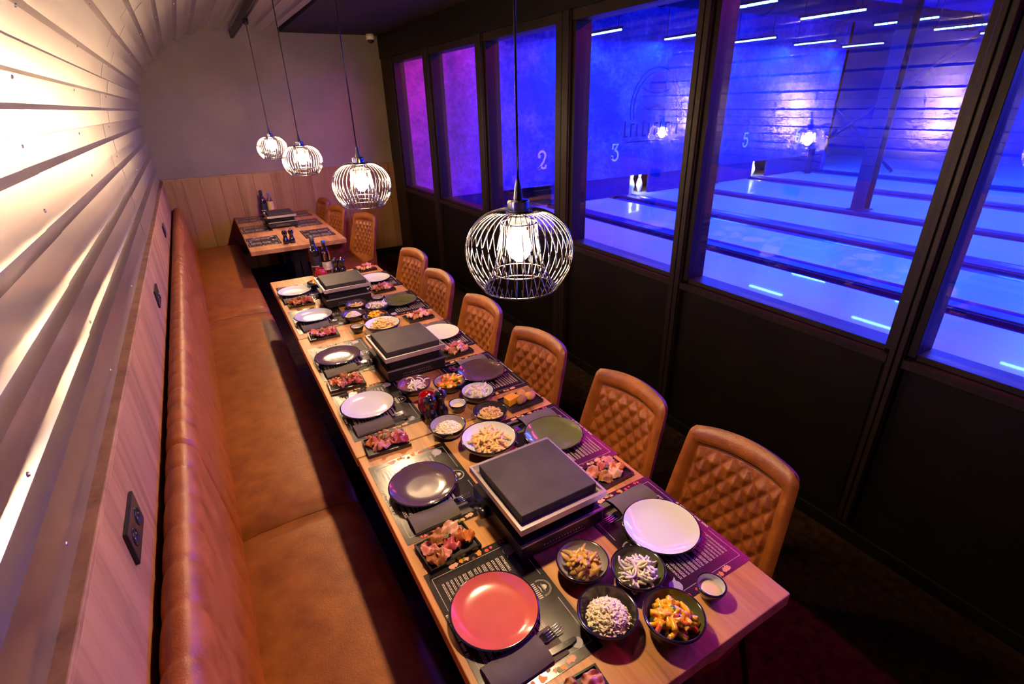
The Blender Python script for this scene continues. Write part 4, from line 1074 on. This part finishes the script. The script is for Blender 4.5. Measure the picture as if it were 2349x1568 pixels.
for d, x, z in (('2', 4.815, 1.050), ('3', 6.345, 1.068), ('5', 9.825, 1.092), ('6', 11.60, 1.092)):
    mb = MB()
    for st in DIG[d]: ribbon(mb, [(x+px*.265*1.02, z+py*.275) for px, py in st], .034, HY1-.004)
    mb.build('lane_number', M_num, mk)['kind'] = 'stuff'
# hat and moustache emblem on the mural
M_emb = mat('mural_dark_paint', (.002, .004, .05), .7, spec=.2)
mb = MB(); ex, ez = 7.24, 1.72
for r in (.60, .53):
    ribbon(mb, [(ex+r*math.cos(math.radians(a)), ez+.02+r*1.10*math.sin(math.radians(a))) for a in range(-15, 196, 7)], .022, HY1-.003)
d, br = hat(.33); 
b = len(mb.v); mb.v += [(ex+x, HY1-.003, ez+.34+z) for x, z in d]; mb.face(range(b, b+len(d)))
n = len(br)//2; mb.grid([[(ex+x, HY1-.003, ez+.34+z) for x, z in br[:n]], [(ex+x, HY1-.003, ez+.34+z) for x, z in br[n:][::-1]]], 0, False)
ms = moustache(.29); k = len(ms)//2; mb.grid([[(ex+x, HY1-.003, ez+.05+z) for x, z in ms[:k]], [(ex+x, HY1-.003, ez+.05+z) for x, z in ms[k:][::-1]]], 0, False)
for i in range(11):
    x = ex-.70+i*.14; h = .22 if i % 3 else .27
    ribbon(mb, [(x, ez-.42), (x, ez-.42+h)], .036, HY1-.003)
    if i % 2: ribbon(mb, [(x, ez-.42+h*.95), (x+.08, ez-.42+h*.95)], .03, HY1-.0035)
    if i % 3 == 0: ribbon(mb, [(x, ez-.405), (x+.08, ez-.405)], .03, HY1-.0035)
ribbon(mb, [(ex-.66, ez-.50), (ex+.72, ez-.50)], .022, HY1-.003)
mb.build('emblem', M_emb, mk)['kind'] = 'stuff'

# posts, bracing, ceiling ducts
t = thing('steel_column', 'dark steel column standing among the bowling lanes', 'column', (8.42, 4.10, ZL+.02))
bevel(MB().box(-.09, .09, -.012, .012, 0, HZC-ZL-.02).build('web', M_hallsteel, t), .002, 1)
for s in (-1, 1): bevel(MB().box(min(s*.075, s*.095), max(s*.075, s*.095), -.09, .09, 0, HZC-ZL-.02).build('flange', M_hallsteel, t), .002, 1)
MB().box(-.14, .14, -.12, .12, 0, .015).build('base_plate', M_hallsteel, t)
t = thing('cross_brace', 'thin steel cross bracing far behind the steel column', 'brace', (13.0, 6.6, 0))
MB().bar((0, 5.0-6.6, 2.87), (0, 8.18-6.6, .33), .05, .05).build('brace_rod', M_hallsteel, t)
MB().bar((.05, 7.54-6.6, 1.672), (.05, 5.9-6.6, .33), .05, .05).build('brace_rod', M_hallsteel, t)
t2 = thing('end_post', 'short dark post at the end of the fifth divider', 'post', (11.75, 7.0, ZL)); bevel(MB().box(-.05, .05, -.05, .05, .002, .50).build('shaft', M_hallsteel, t2), .004, 1); MB().box(-.06, .06, -.06, .06, .5, .52).build('cap', M_hallsteel, t2)
for i, (x, lab) in enumerate(((5.56, 'dark kickback post under number three'), (8.72, 'dark kickback post left of the two pins'), (8.95, 'slim dark kickback post beside the two pins'))):
    t = thing('kickback_post', lab, 'post', (x, 7.2, ZL)); bevel(MB().box(-.03, .03, -.05, .05, .024 if i else .002, .40).build('shaft', M_hallsteel, t), .003, 1); MB().box(-.035, .035, -.055, .055, .40, .41).build('cap', M_cap, t)
for i, (y, z, lab) in enumerate(((5.6, 3.12, 'wide ceiling duct nearest the mural'), (3.4, 3.15, 'wide ceiling duct over the middle of the lanes'), (1.2, 3.15, 'wide ceiling duct over the near lanes'))):
    t = thing('ceiling_duct', lab, 'duct', (8.5, y, z), 0, 'ceiling ducts')
    MB().tube([(-5.5, 0, 0), (0, 0, 0), (5.5, 0, 0)], .16, 16).build('duct_pipe', M_hallsteel, t)
    for k in range(6): MB().tube([(-5+2*k, 0, 0), (-4.96+2*k, 0, 0)], .172, 16).build('duct_collar', M_hallsteel, t)

# LED strips
M_led = mat('blue_led', (.2, .3, 1), .4, emit=(.10, .34, 1.0), estr=28)
BLUE = (.010, .05, 1.0)
ledm = MB()
for i in range(9): ledm.box(-.018, .018, -.40+.09*i, -.335+.09*i, 0, .018)
LEDM = ledm.mesh('diodes', M_led); HOUS = MB().box(-.022, .022, -.42, .42, .018, .05).mesh('housing', M_hallsteel); ROD = MB()
ROD.tube([(0, 0, .05), (0, 0, .66)], .006, 6)
RODM = ROD.mesh('hanger', M_hallsteel)
rows = [(6.75, 'far'), (4.38, 'second'), (2.0, 'third'), (-.4, 'fourth')]
# (columns six and seven are added out of frame to brighten the far side wall)
cols = [(5.5, 'nearest the windows'), (7.15, 'second from the windows'), (8.9, 'third from the windows'), (10.65, 'fourth from the windows'), (12.3, 'fifth from the windows'), (14.1, 'sixth from the windows, added fill light'), (15.9, 'seventh from the windows, added fill light')]
for y, rn in rows:
    for x, cn in cols:
        if x > 13 and y > 3: continue
        t = thing('led_strip', 'blue LED strip light in the %s row, %s' % (rn, cn), 'light', (x, y, 2.78), 0, 'blue LED strips over the lanes')
        link('diodes', LEDM, t)['kind'] = 'stuff'; link('housing', HOUS, t); link('hanger', RODM, t, (0, -.35, 0)); link('hanger', RODM, t, (0, .35, 0))
        area_light('led_glow', (0, 0, -.004), .06, .84, LED_W, BLUE, (0, 0, 0), t)
# magenta strips just above the windows, on the hall side
M_mag = mat('magenta_led', (1, .1, .5), .4, emit=(1, .03, .45), estr=10)
MAGH = MB().box(-.03, .03, -1.0, 1.0, .02, .06).mesh('mag_housing', M_hallsteel); MAGD = MB().box(-.02, .02, -.98, .98, 0, .02).mesh('mag_diode', M_mag)
for y, lab in ((6.0, 'nearest the mural'), (3.7, 'over the third window'), (1.4, 'over the fifth window'), (-.9, 'behind the viewpoint')):
    t = thing('magenta_strip', 'magenta LED strip above the windows, ' + lab, 'light', (3.30, y, 2.86), 0, 'magenta LED strips')
    link('housing', MAGH, t); link('diodes', MAGD, t)
    for q in (-.8, .8): MB().tube([(0, q, .06), (0, q, HZC-2.86)], .006, 6).build('hanger', M_hallsteel, t)
    area_light('magenta_glow', (0, 0, -.004), .06, 1.9, MAG_W*(1.6 if y == 6.0 else 1), (1.0, .02, .36 if y == 6.0 else .30), (math.radians(40), 0, 0) if y == 6.0 else (0, math.radians(40), 0), t)
